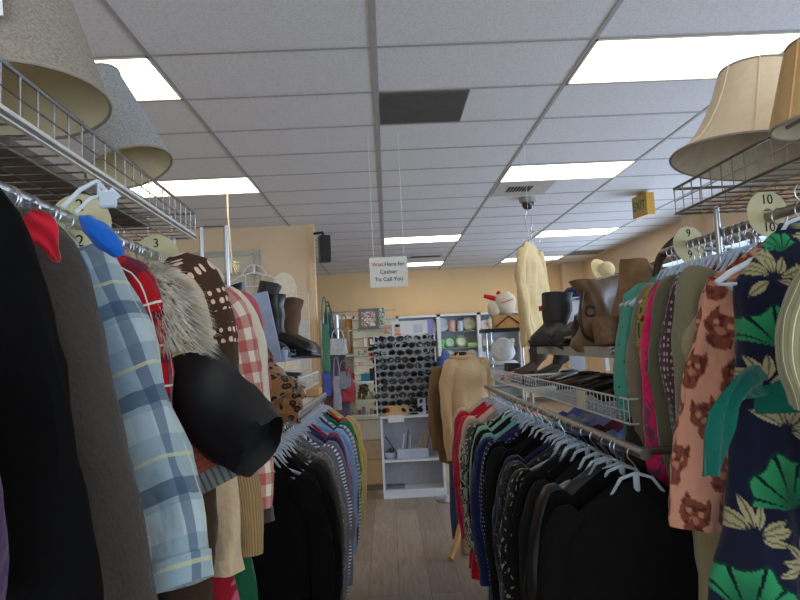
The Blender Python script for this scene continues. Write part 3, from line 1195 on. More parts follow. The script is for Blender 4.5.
# hood of blue jacket
hd = MB().ell((0, 0, 0), (.014, .02, .036), 32, 24, Matrix.Rotation(-.75, 4, 'Y'), wob=.12)
hd.v = [p + P(102, 236, .79) for p in hd.v]
hd.build('hood', cloth((24, 96, 190), 500), [o for o in C.objects if o.name == 'rain_jacket'][0])
LG(.88, 'plaid_shirt', 'light blue plaid flannel shirt with long sleeve hanging into the aisle', 'shirt', light_plaid, sh=.22, L=.8, sl=.58, thick=.028, srad=(.058, .035), seed=21, cuff=light_plaid, cuffL=.06, collar=light_plaid,
   path=epath(lx(.88), .88, .22, [(116, 275, .88), (148, 345, .85), (184, 440, .82), (210, 530, .78), (219, 584, .76)], .048))
LG(.99, 'tartan_shirt', 'red tartan shirt between the plaid shirt and the fur collar', 'shirt', tartan, sh=.20, L=.75, sl=.5, thick=.025, srad=(.052, .03), seed=31, z=1.585,
   path=epath(lx(.99), .99, .20, [(150, 288, .99), (166, 330, .99), (170, 385, .99), (170, 460, .99)], .04, 1, 1.585))
LG(1.05, 'knit_sweater', 'salmon knit sweater with grey ribbed cuff below the black parka', 'sweater', knit, sh=.20, L=.7, sl=.6, thick=.02, seed=71, cuff=ribgrey, cuffL=.03, srad=(.07, .025), z=1.57,
   path=epath(lx(1.05), 1.05, .20, [(170, 300, 1.08), (190, 360, 1.08), (222, 420, 1.07), (252, 484, 1.06)], .055, 1, 1.57))
LG(1.12, 'parka', 'black quilted parka with fur collar and puffy sleeve sticking into the aisle', 'jacket', plain('black_nylon', (18, 17, 19), .5, 0, .1, 20, .2), sh=.17, L=.85, sl=.28, thick=.04, seed=17,
   srad=(.078, .045), z=1.50, path=[(.10, 0, -.05)] + [tuple(P(a, b, c) - V((lx(1.12), 1.12, 1.50))) for a, b, c in ((186, 375, 1.08), (210, 402, 1.05), (236, 427, 1.02), (260, 449, .99))])
LG(.82, 'long_dress', 'royal blue satin dress with its hem below the plaid shirt', 'dress', plain('blue_satin', (30, 66, 150), .35, 0, .3, 6), sh=.17, L=1.1, sl=0, thick=.03, flare=.22, seed=79)
LG(1.22, 'wool_coat', 'dark brown wool coat hanging long below the black parka', 'coat', cloth((64, 48, 38), 400, .1), sh=.20, L=1.2, sl=.6, out=-.01, thick=.03, seed=41, buttons=4, z=1.59)
LG(1.27, 'blouse', 'cream blouse with long loose sleeve low beside the brown coat', 'blouse', cloth((204, 178, 146)), sh=.20, L=.8, sl=.72, thick=.024, seed=73, srad=(.045, .025), z=1.59,
   path=epath(lx(1.27), 1.27, .20, [(200, 300, 1.27), (220, 400, 1.27), (238, 490, 1.27), (246, 572, 1.26)], .035, 1, 1.59))
LG(1.33, 'cardigan', 'brown cardigan with pale pink dots on the shoulder', 'cardigan', dotbrown, sh=.22, L=.8, sl=.5, thick=.03, seed=45, srad=(.06, .04),
   path=epath(lx(1.33), 1.33, .22, [(214, 278, 1.33), (233, 322, 1.33), (241, 370, 1.32), (243, 430, 1.32)], .048))
LG(1.39, 'corduroy_jacket', 'tan corduroy jacket with sleeve hanging under the brown cardigan', 'jacket', patterned((158, 128, 88), [('x', .008, 0, .003, (118, 92, 60), .8)]), sh=.20, L=.8, sl=.72, thick=.025, seed=51, srad=(.055, .035),
   path=epath(lx(1.39), 1.39, .20, [(225, 330, 1.39), (248, 430, 1.38), (262, 500, 1.37), (265, 552, 1.37)], .045))
LG(1.46, 'gingham_shirt', 'red and white gingham shirt with dark cuff', 'shirt', gingham, sh=.22, L=.8, sl=.62, thick=.025, seed=61, cuff=cloth((60, 52, 46)), cuffL=.04, srad=(.054, .03),
   path=epath(lx(1.46), 1.46, .22, [(244, 315, 1.46), (262, 390, 1.46), (272, 455, 1.45), (276, 521, 1.44)], .042))
LG(1.42, 'long_skirt', 'red and pink patterned dress, only its low hem seen on the left rack', 'dress', blotched([(186, 30, 42), (190, 90, 120), (150, 24, 40), (60, 50, 120)], 12), sh=.18, L=1.15, sl=0, thick=.03, flare=.14, seed=77)
LG(1.52, 'long_dress', 'green velvet dress reaching low under the tan jacket', 'dress', cloth((22, 84, 56), 300, .4), sh=.20, L=1.2, sl=0, thick=.03, flare=.14, seed=75)
LG(1.60, 'blouse', 'white blouse hanging behind the red gingham shirt', 'blouse', cloth((216, 206, 186)), sh=.24, L=.75, sl=.5, thick=.024, seed=65, srad=(.048, .028),
   path=epath(lx(1.6), 1.6, .24, [(250, 310, 1.6), (264, 345, 1.6), (272, 400, 1.6), (273, 430, 1.6)], .038))
LG(1.68, 'blouse', 'dusty pink blouse behind the white blouse', 'blouse', cloth((180, 84, 96)), sh=.25, L=.7, sl=.5, thick=.024, seed=68, srad=(.04, .028),
   path=epath(lx(1.68), 1.68, .25, [(256, 308, 1.68), (267, 340, 1.68), (274, 390, 1.68)], .036))


# fur collar
def fur(label, centre_pts, rads, n, col1, col2, parent=None, length=.05):
    mb = MB()
    rnd = random.Random(9)
    core = MB()
    mats = [plain('fur_light', col1, .9, 0, .2, 80), plain('fur_dark', col2, .9, 0, .2, 80)]
    mb.m = 1
    mb.tube(centre_pts, [r * .85 for r in rads], 12)
    for i in range(n):
        s = rnd.random() * (len(centre_pts) - 1.001)
        k = int(s); u = s - k
        p = V(centre_pts[k]).lerp(V(centre_pts[k + 1]), u)
        r = rads[k] * (1 - u) + rads[k + 1] * u
        T = (V(centre_pts[k + 1]) - V(centre_pts[k])).normalized()
        d = V((rnd.gauss(0, 1), rnd.gauss(0, 1), rnd.gauss(0, 1))); d = (d - T * d.dot(T)).normalized()
        root = p + d * r * .75
        dr = (d + T * rnd.uniform(.2, .9) + V((.55, -.3, -.25))).normalized()
        l = length * rnd.uniform(.6, 1.3)
        m1 = root + d * l * .35 + dr * l * .35; m2 = root + d * l * .3 + dr * l
        m2.z -= l * .15
        side = d.cross(dr).normalized() * .0012
        b = len(mb.v)
        mb.v += [root - side, root + side, m1 + side * .8, m1 - side * .8, m2]
        mb.m = 0 if rnd.random() < .75 else 1
        mb.face((b, b + 1, b + 2, b + 3)); mb.face((b + 3, b + 2, b + 4))
    return mb, mats


pk = [o for o in C.objects if o.name == 'parka'][0]
mb, mats = fur('', [P(140, 282, 1.07), P(152, 290, 1.05), P(163, 306, 1.04), P(170, 330, 1.03), P(174, 352, 1.02)], [.02, .027, .033, .033, .025], 7500, (255, 250, 232), (240, 212, 178), length=.037)
mb.build('fur_collar', mats, pk)['label'] = 'fluffy tan fur collar'
# extra empty hangers, dense on the left rail
for k in range(22):
    y = .92 + k * .062
    hanger(lx(y), y, 1.696, random.uniform(-.12, .12), 'clear plastic hanger crowded on the nearest left rail', HL)
# big clear display hanger neck
p = P(98, 182, .72)
t = thing('clip_hanger', 'big clear plastic clip hanger over the charcoal coat', 'hanger', p)
m = MB()
m.tube([P(62, 208, .684), P(80, 190, .706), P(97, 181, .72), P(108, 193, .72)], .0028, 8)
m.tube([P(75, 213, .684), P(90, 199, .706), P(99, 196, .72), P(99, 181, .72)], .0024, 8)
m.tube([P(101, 196, .72), P(108, 206, .72), P(119, 196, .72), P(111, 189, .72)], .0026, 8)
m.build('body', clear(), t)
c = P(108, 198, .72)
MB().box(c.x - .010, c.x + .010, c.y - .004, c.y + .004, c.z - .012, c.z + .009).build('clip', clear(), t, smooth=False, bevel=.003)

# =================== right foreground garments
GR = 'garments on the nearest right rack'
HR = 'hangers on the nearest right rail'
RZ = 1.61


def RG(y, name, label, cat, mat, x=.94, hk=True, **kw):
    kw.setdefault('aisle', -1)
    garment(name, label, cat, mat, x, y, kw.pop('z', RZ), group=GR, **kw)
    if hk: hanger(x, y, 1.696, kw.get('yaw', 0) + random.uniform(-.08, .08), 'clear plastic hanger holding clothes on the nearest right rail', HR)


RG(.95, 'striped_shirt', 'pale olive shirt with thin stripes at the right edge', 'shirt', palestripe, x=.90, sh=.19, L=.50, sl=.25, thick=.03, srad=(.05, .04), z=1.57, seed=101, hk=False,
   path=epath(.90, .95, .19, [(806, 280, .95), (786, 318, .95), (779, 360, .95), (789, 404, .96)], .038, -1, 1.57))
hanger(.90, .95, 1.66, .05, 'clear plastic hanger holding the pale olive striped shirt', HR)
RG(1.2, 'floral_dress', 'navy dress with big green flowers and beige leaves, teal sash', 'dress', VC, x=.835, sh=.15, L=1.1, sl=0, thick=.05, flare=.17, fold=.016, nf=3, vfun=floral, step=.003, seed=103)
RG(1.13, 'floral_dress', 'second navy leafy dress behind the striped shirt at the right edge', 'dress', VC, x=1.12, sh=.17, L=1.2, sl=0, thick=.03, flare=.1, vfun=floral, step=.008, seed=105)
RG(1.46, 'robe', 'peach robe printed with brown cats beside the floral dress', 'robe', VC, x=.95, sh=.20, L=1.0, sl=.56, thick=.035, vfun=cats, step=.0032, seed=107, srad=(.074, .045), cuff=None,
   path=epath(.95, 1.46, .2, [(712, 285, 1.46), (696, 340, 1.45), (682, 410, 1.43), (671, 480, 1.41), (670, 530, 1.40)], .058, -1))
RG(1.56, 'cardigan', 'khaki cardigan between the cat robe and the spotted top', 'cardigan', cloth((122, 116, 92), 300), x=P(686, 340, 1.56).x + 0.250, sh=.22, L=.95, sl=.7, out=-.0, seed=109, thick=.028)
RG(1.64, 'top', 'mauve brown top with small light spots, behind the khaki cardigan', 'top', dotwine, x=P(676, 340, 1.64).x + 0.250, sh=.22, L=.7, sl=.5, out=.0, seed=111, thick=.026)
RG(1.71, 'jacket', 'olive jacket between the spotted top and the pink pyjama', 'jacket', cloth((92, 88, 68), 300), x=P(664, 340, 1.71).x + 0.265, sh=.235, L=.95, sl=.6, out=.0, seed=113, thick=.028)
RG(1.79, 'pyjama_top', 'hot pink pyjama top with striped cuff', 'top', pinkprint, x=P(651, 340, 1.79).x + 0.265, sh=.235, L=.85, sl=.66, out=.02, seed=115, thick=.026, cuff=pinkstripe, cuffL=.09, srad=(.05, .03))
RG(1.87, 'blouse', 'yellow and red printed blouse between pink pyjama and beige cardigan', 'blouse', yellowprint, x=P(650, 340, 1.87).x + 0.260, sh=.23, L=.6, sl=.3, out=.0, seed=117, thick=.026)
RG(1.93, 'cardigan', 'beige cardigan beside the hot pink pyjama top', 'cardigan', cloth((122, 112, 92), 300), x=P(641, 340, 1.93).x + 0.265, sh=.235, L=.8, sl=.5, out=.02, seed=119, thick=.028)
RG(2.10, 'cardigan', 'dark grey cardigan just behind the teal dotted shirt', 'cardigan', cloth((58, 54, 52), 300), x=P(640, 340, 2.10).x + 0.250, sh=.22, L=1.25, sl=.7, out=.02, seed=121, thick=.028)
xx = P(618, 340, 2.05).x
RG(2.05, 'dotted_shirt', 'teal green shirt with tiny dark dots, farthest on the right rack', 'shirt', dotteal, x=xx + .22, sh=.21, L=.56, sl=.50, seed=123, thick=.03, srad=(.06, .04),
   path=epath(xx + .22, 2.05, .21, [(628, 302, 2.03), (618, 345, 2.0), (619, 400, 1.98), (632, 440, 1.95), (640, 478, 1.94)], .045, -1), yaw=.0)
# dark sleeve beneath
RG(1.98, 'long_coat', 'long faded black coat with drooping sleeve below the teal dotted shirt', 'coat', cloth((52, 46, 42), 300, .15), x=.97, sh=.2, L=1.35, sl=.7, seed=125, thick=.03, hk=False, z=1.50,
   path=rel([(.83, 1.98, 1.22), (.80, 1.95, 1.16), (.755, 1.93, 1.02), (.735, 1.92, .86), (.745, 1.91, .62)], .97, 1.98, 1.50))
hanger(.97, 1.985, 1.696, .1, 'clear plastic hanger holding clothes on the nearest right rail', HR)
# long hanging items low on the right
RG(1.40, 'long_skirt', 'dark long skirt hanging low behind the cat robe', 'skirt', cloth((30, 26, 28)), x=1.0, sh=.2, L=1.4, sl=0, seed=127, thick=.03, hk=False)
RG(1.52, 'trousers', 'beige long garment with hem showing below the cat robe', 'trousers', cloth((150, 136, 104)), x=.86, sh=.14, L=1.15, sl=0, seed=129, thick=.025, hk=False, z=1.5)
# sash
dr = [o for o in C.objects if o.name == 'floral_dress'][0]
teal = cloth((12, 84, 72), 500, .2)
sb = MB()
rg = []
Mw = wmat(dr)
for zz in (-.262, -.28, -.305, -.33, -.345):
    ring = []
    for k in range(40):
        th = 2 * PI * k / 40
        ring.append(Mw @ V((.163 * math.copysign(abs(math.cos(th)) ** .8, math.cos(th)), (.072 + .004 * math.sin(zz * 200 + th * 3)) * math.sin(th), zz + .008 * math.cos(th))))
    rg.append(ring)
MB().rings(rg).build('sash', teal, dr)


pp = smoothpts([P(764, 380, 1.09), P(746, 384, 1.06), P(730, 402, 1.055), P(718, 434, 1.06), P(711, 476, 1.07)])
ribbon(pp, [.024 + .004 * math.sin(i * .5) for i in range(len(pp))], .0015, V((.30, -.95, 0)), wave=.006).build('sash_tail', teal, dr)
# dense empty hangers on the right rail
for k in range(14):
    y = 1.58 + k * .036
    hanger(.96, y, 1.696, random.uniform(-.15, .15), 'clear plastic hanger crowded on the nearest right rail', HR)
for k in range(7):
    y = 1.06 + k * .055
    hanger(.96, y, 1.696, random.uniform(-.15, .15), 'clear plastic hanger crowded on the nearest right rail', HR)
# feather like striped hair ornament
t = thing('feather_fascinator', 'brown striped feather shaped fan on the far end of the right rail', 'ornament', P(655, 266, 2.12))
pp = smoothpts([P(655, 282, 2.12), P(659, 262, 2.12), P(667, 248, 2.12), P(676, 236, 2.12)])
ribbon(pp, [.003 + .013 * math.sin(PI * min(1, i / (len(pp) - 1) * 1.05)) for i in range(len(pp))], .003, V((-.5, -.8, 0)).normalized()).build('fan', patterned((112, 84, 60), [('y', .3, 0, .1, (60, 40, 30), .9), ('x', .3, 0, .15, (60, 40, 30), .9)]), t)

# =================== right mid rack
t = thing('clothes_rack', 'lower chrome rack at the right with two wire baskets above its hanging rail', 'rack', (.95, 0, 0))
MB().tube([(.62, 1.55, 1.12), (.62, 4.06, 1.12)], .014, 12).build('rail', dkchrome, t)
MB().tube([(1.18, 1.55, 1.12), (1.18, 4.06, 1.12)], .014, 12).build('rail', dkchrome, t)
wire_basket(MB(), .72, 1.10, 1.9, 3.35, 1.145, 1.22, .04, .002, .0035).build('basket_shelf', whitewire, t)
wire_basket(MB(), .72, 1.10, 3.42, 4.45, 1.145, 1.22, .04, .002, .0035).build('basket_shelf', whitewire, t)
# upper mesh shelf
wire_basket(MB(), .75, 1.18, 2.1, 3.12, 1.345, 1.375, .03, .0016, .0035).build('mesh_shelf', whitewire, t)
MB().box(.742, .748, 2.1, 3.12, 1.34, 1.378).build('shelf_edge', plain('grey_shelf_edge', (160, 156, 146), .5), t, smooth=False)
MB().box(.755, 1.175, 2.105, 3.115, 1.340, 1.346).build('shelf_board', plain('grey_shelf_board', (120, 112, 100), .6), t, smooth=False)
for yy in (1.6, 4.0):
    MB().tube([(.62, yy, 1.12), (1.18, yy, 1.12)], .011, 10).build('cross_bar', chrome, t)
    MB().tube([(.9, yy, 0), (.9, yy, 1.22)], .014, 10).build('post', chrome, t)
    MB().tube([(.6, yy, .03), (1.2, yy, .03)], .014, 10).build('foot', chrome, t)
for yy in (2.12, 3.1):
    MB().tube([(1.14, yy, 1.145), (1.14, yy, 1.36)], .010, 8).build('post', chrome, t)
for pxl, py, Y in ((590, 392, 2.35), (507, 377, 3.85)):
    z = 1.185
    c = P(pxl, py, Y)
    box(.712, .716, Y - .05, Y + .05, 1.15, 1.215).build('price_card', plain('cream_card', (206, 198, 176), .7), t, smooth=False)
GM = 'garments on the lower right rack'
HM = 'hangers on the lower right rail'
dk1 = cloth((12, 11, 12), 500, .0); dk2 = cloth((19, 17, 17), 500, .01); dk3 = cloth((30, 28, 28), 400, .03)
mid = [  # from far to near
    ('cardigan', 'cream cardigan farthest on the lower right rack', cloth((202, 184, 158)), .8, .6),
    ('blouse', 'ivory blouse next to the cream cardigan on the lower right rack', cloth((214, 200, 176)), .62, .5),
    ('sweater', 'crimson sweater beside the ivory blouse', cloth((182, 30, 52)), .70, .55),
    ('cardigan', 'deep pink cardigan between two red garments', cloth((178, 34, 78)), .9, .6),
    ('long_robe', 'bright red robe hanging long on the lower right rack', cloth((190, 24, 40)), .94, .6),
    ('blouse', 'pale pink blouse beside the red robe', cloth((206, 168, 152)), .7, .55),
    ('cardigan', 'stone grey cardigan beside the leafy print blouse', cloth((140, 134, 120)), .72, .55),
    ('floral_blouse', 'grey and cream leafy print blouse on the lower right rack', floralbw, .74, .55),
    ('dotted_blouse', 'black blouse with pale flecks beside the leafy print blouse', blackfloral, .78, .55),
    ('cardigan', 'pale mint cardigan in the middle of the lower right rack', cloth((142, 190, 166)), .92, .55),
    ('sweater', 'dark grey sweater between the two mint garments', dk3, .85, .58),
    ('sweater', 'seafoam teal sweater beside the dark grey sweater', cloth((116, 172, 164)), .74, .55),
    ('dress', 'long navy dress next to the seafoam sweater', cloth((36, 38, 82)), .96, .55),
    ('dotted_blouse', 'navy blouse with tiny white dots on the lower right rack', dotnavy, .9, .55),
    ('sweater', 'black sweater with wide neck beside the dotted navy blouse', dk1, .86, .55),
    ('cardigan', 'charcoal cardigan on white hanger on the lower right rack', dk3, .95, .58),
    ('jacket', 'black jacket beside the charcoal cardigan', dk1, .9, .58),
    ('sweater', 'navy sweater among the black garments on the lower right rack', cloth((28, 30, 58)), .85, .55),
    ('lace_top', 'black lace top with grey net pattern', lace, .84, .55),
    ('blouse', 'dark blouse with pale lace trim in front of the lace top', blackfloral, .85, .55),
    ('jacket', 'black blazer between the lace trim blouse and the plain black tops', dk2, .9, .58),
    ('cardigan', 'dark charcoal cardigan beside the black blazer on the lower right rack', dk3, .9, .58),
    ('blouse', 'black satin blouse third nearest on the lower right rack', plain('black_satin', (16, 15, 17), .4, 0, .2, 20), .9, .55),
    ('sweater', 'black jumper second nearest on the lower right rack', dk1, .95, .58),
    ('coat', 'wide black coat nearest on the lower right rack', dk2, 1.0, .6),
]
ny = len(mid)
for i, (nm, lb, mt, L, sl) in enumerate(mid):
    y = 3.98 - (3.98 - 1.62) * (i / (ny - 1)) ** 1.0
    yaw = random.uniform(-.06, .1)
    hk = 'white' if i in (8, 15) else 'clear'
    dz = random.uniform(-.012, .008)
    garment(nm, lb, {'floral_blouse': 'blouse', 'dotted_blouse': 'blouse', 'long_robe': 'robe', 'lace_top': 'top'}.get(nm, nm), mt, .62 + random.uniform(-.01, .01), y, 1.036 + dz, aisle=-1, yaw=yaw,
            sh=.20 + random.uniform(-.01, .015), L=L, sl=sl, out=random.uniform(-.01, .02), thick=.028, group=GM, srad=(.05, .032), fold=.009, seed=200 + i * 3.1)
    hanger(.62, y, 1.124, yaw, 'clear plastic hanger holding clothes on the lower right rail' if hk == 'clear' else 'white plastic hanger on the lower right rail', HM, hk)
for i in range(26):
    y = 1.75 + i * .085 + random.uniform(-.015, .015)
    hanger(.62, y, 1.124, random.uniform(-.25, .25), 'clear plastic hanger crowded on the lower right rail', HM)
# far-side garments of the same rack
far = [('blue', (62, 80, 128)), ('grey', (110, 106, 118)), ('lilac', (120, 116, 150)), ('maroon', (84, 30, 44)), ('light blue', (116, 138, 190)), ('mustard yellow', (190, 168, 50)), ('white', (196, 198, 206)), ('violet', (90, 66, 120)), ('denim blue', (60, 86, 132))]
for i, (nm, c) in enumerate(far):
    y = 3.6 - i * .2
    garment('shirt', '%s shirt on the far side rail of the lower right rack' % nm, 'shirt', cloth(c), 1.16, y, 1.036, aisle=-1, sh=.21, L=.7, sl=.4, thick=.05, srad=(.05, .03), group='shirts on the far side rail', seed=300 + i)
    hanger(1.18, y, 1.124, 0, 'clear plastic hanger on the far side rail of the lower right rack', 'hangers on the far side rail')

# =================== left lower rack
t = thing('clothes_rack', 'lower chrome rack at the left with wire shelves above its hanging rail', 'rack', (-.5, 0, 0))
MB().tube([(-.455, 1.95, 1.12), (-.425, 4.1, 1.12)], .014, 12).build('rail', chrome, t)
for yy in (2.0, 4.05):
    MB().tube([(-.8, yy, .0), (-.8, yy, 1.3)], .014, 10).build('post', chrome, t)
    MB().tube([(-.44, yy, 1.12), (-.8, yy, 1.12)], .011, 10).build('cross_bar', chrome, t)
wire_basket(MB(), -.95, -.46, 3.2, 4.1, 1.20, 1.27, .045, .002, .0035).build('basket_shelf', whitewire, t)
a = P(308, 293, 4.15)
gp = MB()
gx0, gx1, gz0, gz1 = a.x - .42, a.x, 1.12, a.z
for k in range(6):
    x = gx0 + (gx1 - gx0) * k / 5
    gp.tube([(x, 4.15, gz0), (x, 4.15, gz1)], .005, 6)
for k in range(9):
    z = gz0 + (gz1 - gz0) * k / 8
    gp.tube([(gx0, 4.153, z), (gx1, 4.153, z)], .004, 6)
gp.build('grid_panel', whitewire, t)
MB().box(-.52, -.44, 3.9, 4.1, 1.13, 1.17).build('shelf_edge', wood, t, smooth=False)
c = P(302, 385, 3.6)
MB().box(c.x - .02, c.x + .02, 3.58, 3.583, 1.17, 1.27).build('price_card', paper, t, smooth=False)
GB = 'garments on the lower left rack'
HB = 'hangers on the lower left rail'
low = [  # near to far
    ('coat', 'black coat nearest on the lower left rack', dk1, .95),
    ('jacket', 'black jacket second on the lower left rack', dk2, .9),
    ('sweater', 'black knit sweater third on the lower left rack', dk1, .9),
    ('blazer', 'faded black blazer beside the black knit sweater', dk3, .92),
    ('cardigan', 'dark olive cardigan on the lower left rack', cloth((58, 54, 44)), .9),
    ('printed_top', 'grey top with dark speckled print on the lower left rack', blotched([(60, 60, 60), (128, 124, 116), (84, 82, 80), (150, 146, 138)], 60), .72),
    ('sweater', 'mid grey sweater beside the speckled top', cloth((104, 102, 106)), .86),
    ('striped_shirt', 'blue and white striped shirt on the lower left rack', bluestripe, .7),
    ('cardigan', 'mauve grey cardigan beside the striped shirt', cloth((118, 104, 120)), .8),
    ('sweater', 'navy sweater between mauve cardigan and maroon top', cloth((38, 44, 84)), .7),
    ('top', 'maroon top on the lower left rack', cloth((134, 40, 58)), .75),
    ('shirt', 'lavender shirt beside the maroon top', cloth((146, 142, 186)), .72),
    ('shirt', 'light blue shirt on the lower left rack', cloth((130, 166, 206)), .7),
    ('sweater', 'dark slate sweater beside the light blue shirt', cloth((52, 60, 76)), .72),
    ('striped_shirt', 'pale grey striped shirt beside the green sweater', patterned((190, 194, 198), [('y', .02, 0, .008, (110, 120, 140), 1)]), .66),
    ('sweater', 'bottle green sweater on the lower left rack', cloth((24, 96, 78)), .72),
    ('cardigan', 'black cardigan between the green sweater and red sweater', dk1, .78),
    ('sweater', 'bright red sweater near the far end of the lower left rack', cloth((184, 30, 44)), .8),
    ('top', 'lime green top with low hem beside the tan jacket on the lower left rack', cloth((170, 186, 60)), .82),
    ('jacket', 'tan jacket at the far end of the lower left rack', cloth((196, 156, 108)), .62),
]
nl = len(low)
for i, (nm, lb, mt, L) in enumerate(low):
    y = 2.10 + (4.0 - 2.10) * i / (nl - 1)
    x = -.455 + .03 * (y - 2) / 2
    yaw = random.uniform(-.12, .05)
    garment(nm, lb, {'striped_shirt': 'shirt', 'printed_top': 'top'}.get(nm, nm), mt, x, y, 1.036 + random.uniform(-.008, .008), aisle=1, yaw=yaw, sh=.175 + random.uniform(-.008, .010), L=L, sl=.55, out=random.uniform(0, .02), thick=.028,
            srad=(.048, .032), fold=.009, group=GB, seed=400 + i * 2.7)
    hanger(x, y, 1.124, yaw, 'clear plastic hanger holding clothes on the lower left rail', HB)
for i in range(18):
    y = 2.25 + i * .1
    hanger(-.455 + .03 * (y - 2) / 2, y, 1.124, random.uniform(-.25, .25), 'clear plastic hanger crowded on the lower left rail', HB)

# ================================================================== SHOES / BAGS on shelves
def boot(label, loc, yaw, mat, h=.22, L=.26, tilt=(0, 0), group=None, fold=False):
    t = thing('ankle_boot', label, 'boot', loc, yaw, group, rot=(tilt[0], tilt[1], yaw))
    M = wmat(t)
    rg = []
    # spine from toe to shaft
    sp = [((0, -L * .62, .03), (.030, .022)), ((0, -L * .55, .035), (.042, .034)), ((0, -L * .38, .045), (.045, .045)), ((0, -L * .2, .06), (.042, .058)), ((0, -L * .02, .085), (.040, .07)),
          ((0, L * .1, .12), (.042, .066)), ((0, L * .13, .16), (.048, .058)), ((0, L * .12, .16 + (h - .16) * .33), (.050, .060)), ((0, L * .14, .16 + (h - .16) * .66), (.050, .058)), ((0, L * .13, h), (.056, .064))]
    dirs = [V((0, 0, 1)), V((0, 0, 1)), V((0, .1, 1)), V((0, .25, 1)), V((0, .7, .9)), V((0, 1, .3)), V((0, 1, .05)), V((0, 1, 0)), V((0, 1, 0)), V((0, 1, -.1))]
    for (p, (a, b_)), dd in zip(sp, dirs):
        dd = dd.normalized()
        ring = []
        for k in range(20):
            th = 2 * PI * k / 20
            q = V(p) + V((1, 0, 0)) * a * math.cos(th) + dd * b_ * math.sin(th)
            q += V((1, 1, .3)) * (.012 * noise.noise(q * 20 + V(loc) * 7) + .006 * noise.noise(q * 45 + V(loc) * 3)) * (1 if p[2] > .1 else .35)
            ring.append(M @ q)
        rg.append(ring)
    MB().rings(rg).build('upper', mat, t)
    m = MB()
    m.box(-.04, .04, -L * .64, -L * .15, -.0, .018, M); m.box(-.036, .036, -.02, L * .3, 0, .045, M)
    m.build('sole', black, t, smooth=False, bevel=.006)
    return t


def shoe(label, loc, yaw, mat, L=.25, group=None, tilt=(0, 0), cat='shoe'):
    t = thing('shoe', label, cat, loc, yaw, group, rot=(tilt[0], tilt[1], yaw))
    M = wmat(t)
    rg = []
    for i in range(10):
        q = i / 9
        y = -L / 2 + L * q
        w = .040 * (math.sin(PI * min(1, .12 + q * .8)) ** .5) * (1 - .2 * q); h = .022 + .028 * sm(q * 1.3)
        ring = []
        for k in range(16):
            th = 2 * PI * k / 16
            ring.append(M @ V((w * math.cos(th), y, .016 + h * .5 + h * .5 * math.sin(th) * (1 if math.sin(th) < 0 or q < .45 else .9))))
        rg.append(ring)
    MB().rings(rg).build('upper', mat, t)
    MB().box(-.032, .032, -L / 2 + .01, L / 2 - .005, 0, .014, M).build('sole', black, t, smooth=False, bevel=.005)
    MB().ell((0, 0, 0), (.024, L * .2, .006), 14, 6).v
    e = MB().ell((0, 0, 0), (.022, L * .22, .008), 14, 6)
    e.v = [M @ (p + V((0, L * .2, .062))) for p in e.v]
    e.build('opening', darkleather if mat is blackleather else black, t)
    return t


def bag(label, loc, size, mat, yaw=0, tilt=(0, 0), handle=True, hmat=None, wob=.25, cat='handbag', name='handbag'):
    t = thing(name, label, cat, loc, yaw, rot=(tilt[0], tilt[1], yaw))
    M = wmat(t)
    w, d, h = size
    rg = []
    n = 32
    sx = V(loc) * 5
    for i in range(13):
        q = i / 12
        ring = []
        ww = w / 2 * (1 - .12 * q); dd = d / 2 * (1 - .55 * q ** 1.5)
        if i == 0: ww *= .9; dd *= .85
        for k in range(n):
            th = 2 * PI * k / n
            c_, s_ = math.cos(th), math.sin(th)
            p = V((ww * math.copysign(abs(c_) ** .5, c_), dd * math.copysign(abs(s_) ** .6, s_), h * q))
            nv = noise.noise(V((p.x * 10, p.y * 10, p.z * 10)) + sx) * wob * d * .5
            p += V((c_ * nv, s_ * nv * 1.4, .3 * nv))
            if q > .8: p.z += .008 * math.sin(p.x * 9 + sx.x)
            ring.append(M @ p)
        rg.append(ring)
    MB().rings(rg).build('body', mat, t)
    if handle:
        pts = []
        for k in range(13):
            a = PI * k / 12
            pts.append(M @ V((w * .32 * math.cos(a), -.01, h + (h * .55) * math.sin(a))))
        MB().tube(pts, .006, 8).build('handle', hmat or mat, t)
    return t


# right upper mesh shelf (z=1.375): boots and bags
zs = 1.379
bl = 'black leather ankle boot with red tab at the end of the upper mesh shelf'
bt = boot(bl, (.80, 2.98, zs), math.radians(-35), plain('black_suede', (38, 35, 34), .6, 0, .25, 40, .5), h=.25, L=.28)
c = P(546, 312, 2.95)
MB().box(-.008, .008, -.01, .01, .19, .215, wmat(bt) @ Matrix.Translation((-.052, .03, -.02))).build('pull_tab', plain('red_tab', (190, 30, 60), .6), bt, smooth=False)
bt.scale = (1.35, 1.1, 1.0)
boot('black boot lying behind the red tabbed boot', (.93, 2.92, zs), math.radians(-60), plain('black_suede', (38, 35, 34), .6, 0, .25, 40, .5), h=.25, L=.26, tilt=(0, .3)).scale = (1.3, 1.1, 1)
boot('dark slouched boot leaning on the brown bag beside the red tabbed boot', (.86, 2.80, zs), math.radians(-50), plain('worn_black_leather', (44, 40, 37), .55, 0, .3, 40, .5), h=.22, L=.27, tilt=(0, .45)).scale = (1.3, 1.1, 1)
shoe('dark brown laced shoe on the upper mesh shelf beside the brown bags', (.84, 2.66, zs), math.radians(-60), darkleather, .27)
shoe('olive brown shoe on the upper mesh shelf in front of the black boots', (.82, 2.82, zs), math.radians(-50), plain('olive_leather', (84, 70, 46), .5, 0, .2, 30, .3), .25)
bg = bag('large slouchy brown leather bag with round buckle on the upper shelf', (.88, 2.42, zs), (.30, .20, .27), brownleather, .5, (0, -.18), hmat=darkleather, wob=.8, handle=False)
c = P(590, 311, 2.25)
MB().tube([V((c.x + .018 * math.cos(a * PI / 8), c.y - .0, c.z + .018 * math.sin(a * PI / 8))) for a in range(16)], .005, 6, closed=True).build('buckle', darkleather, bg)
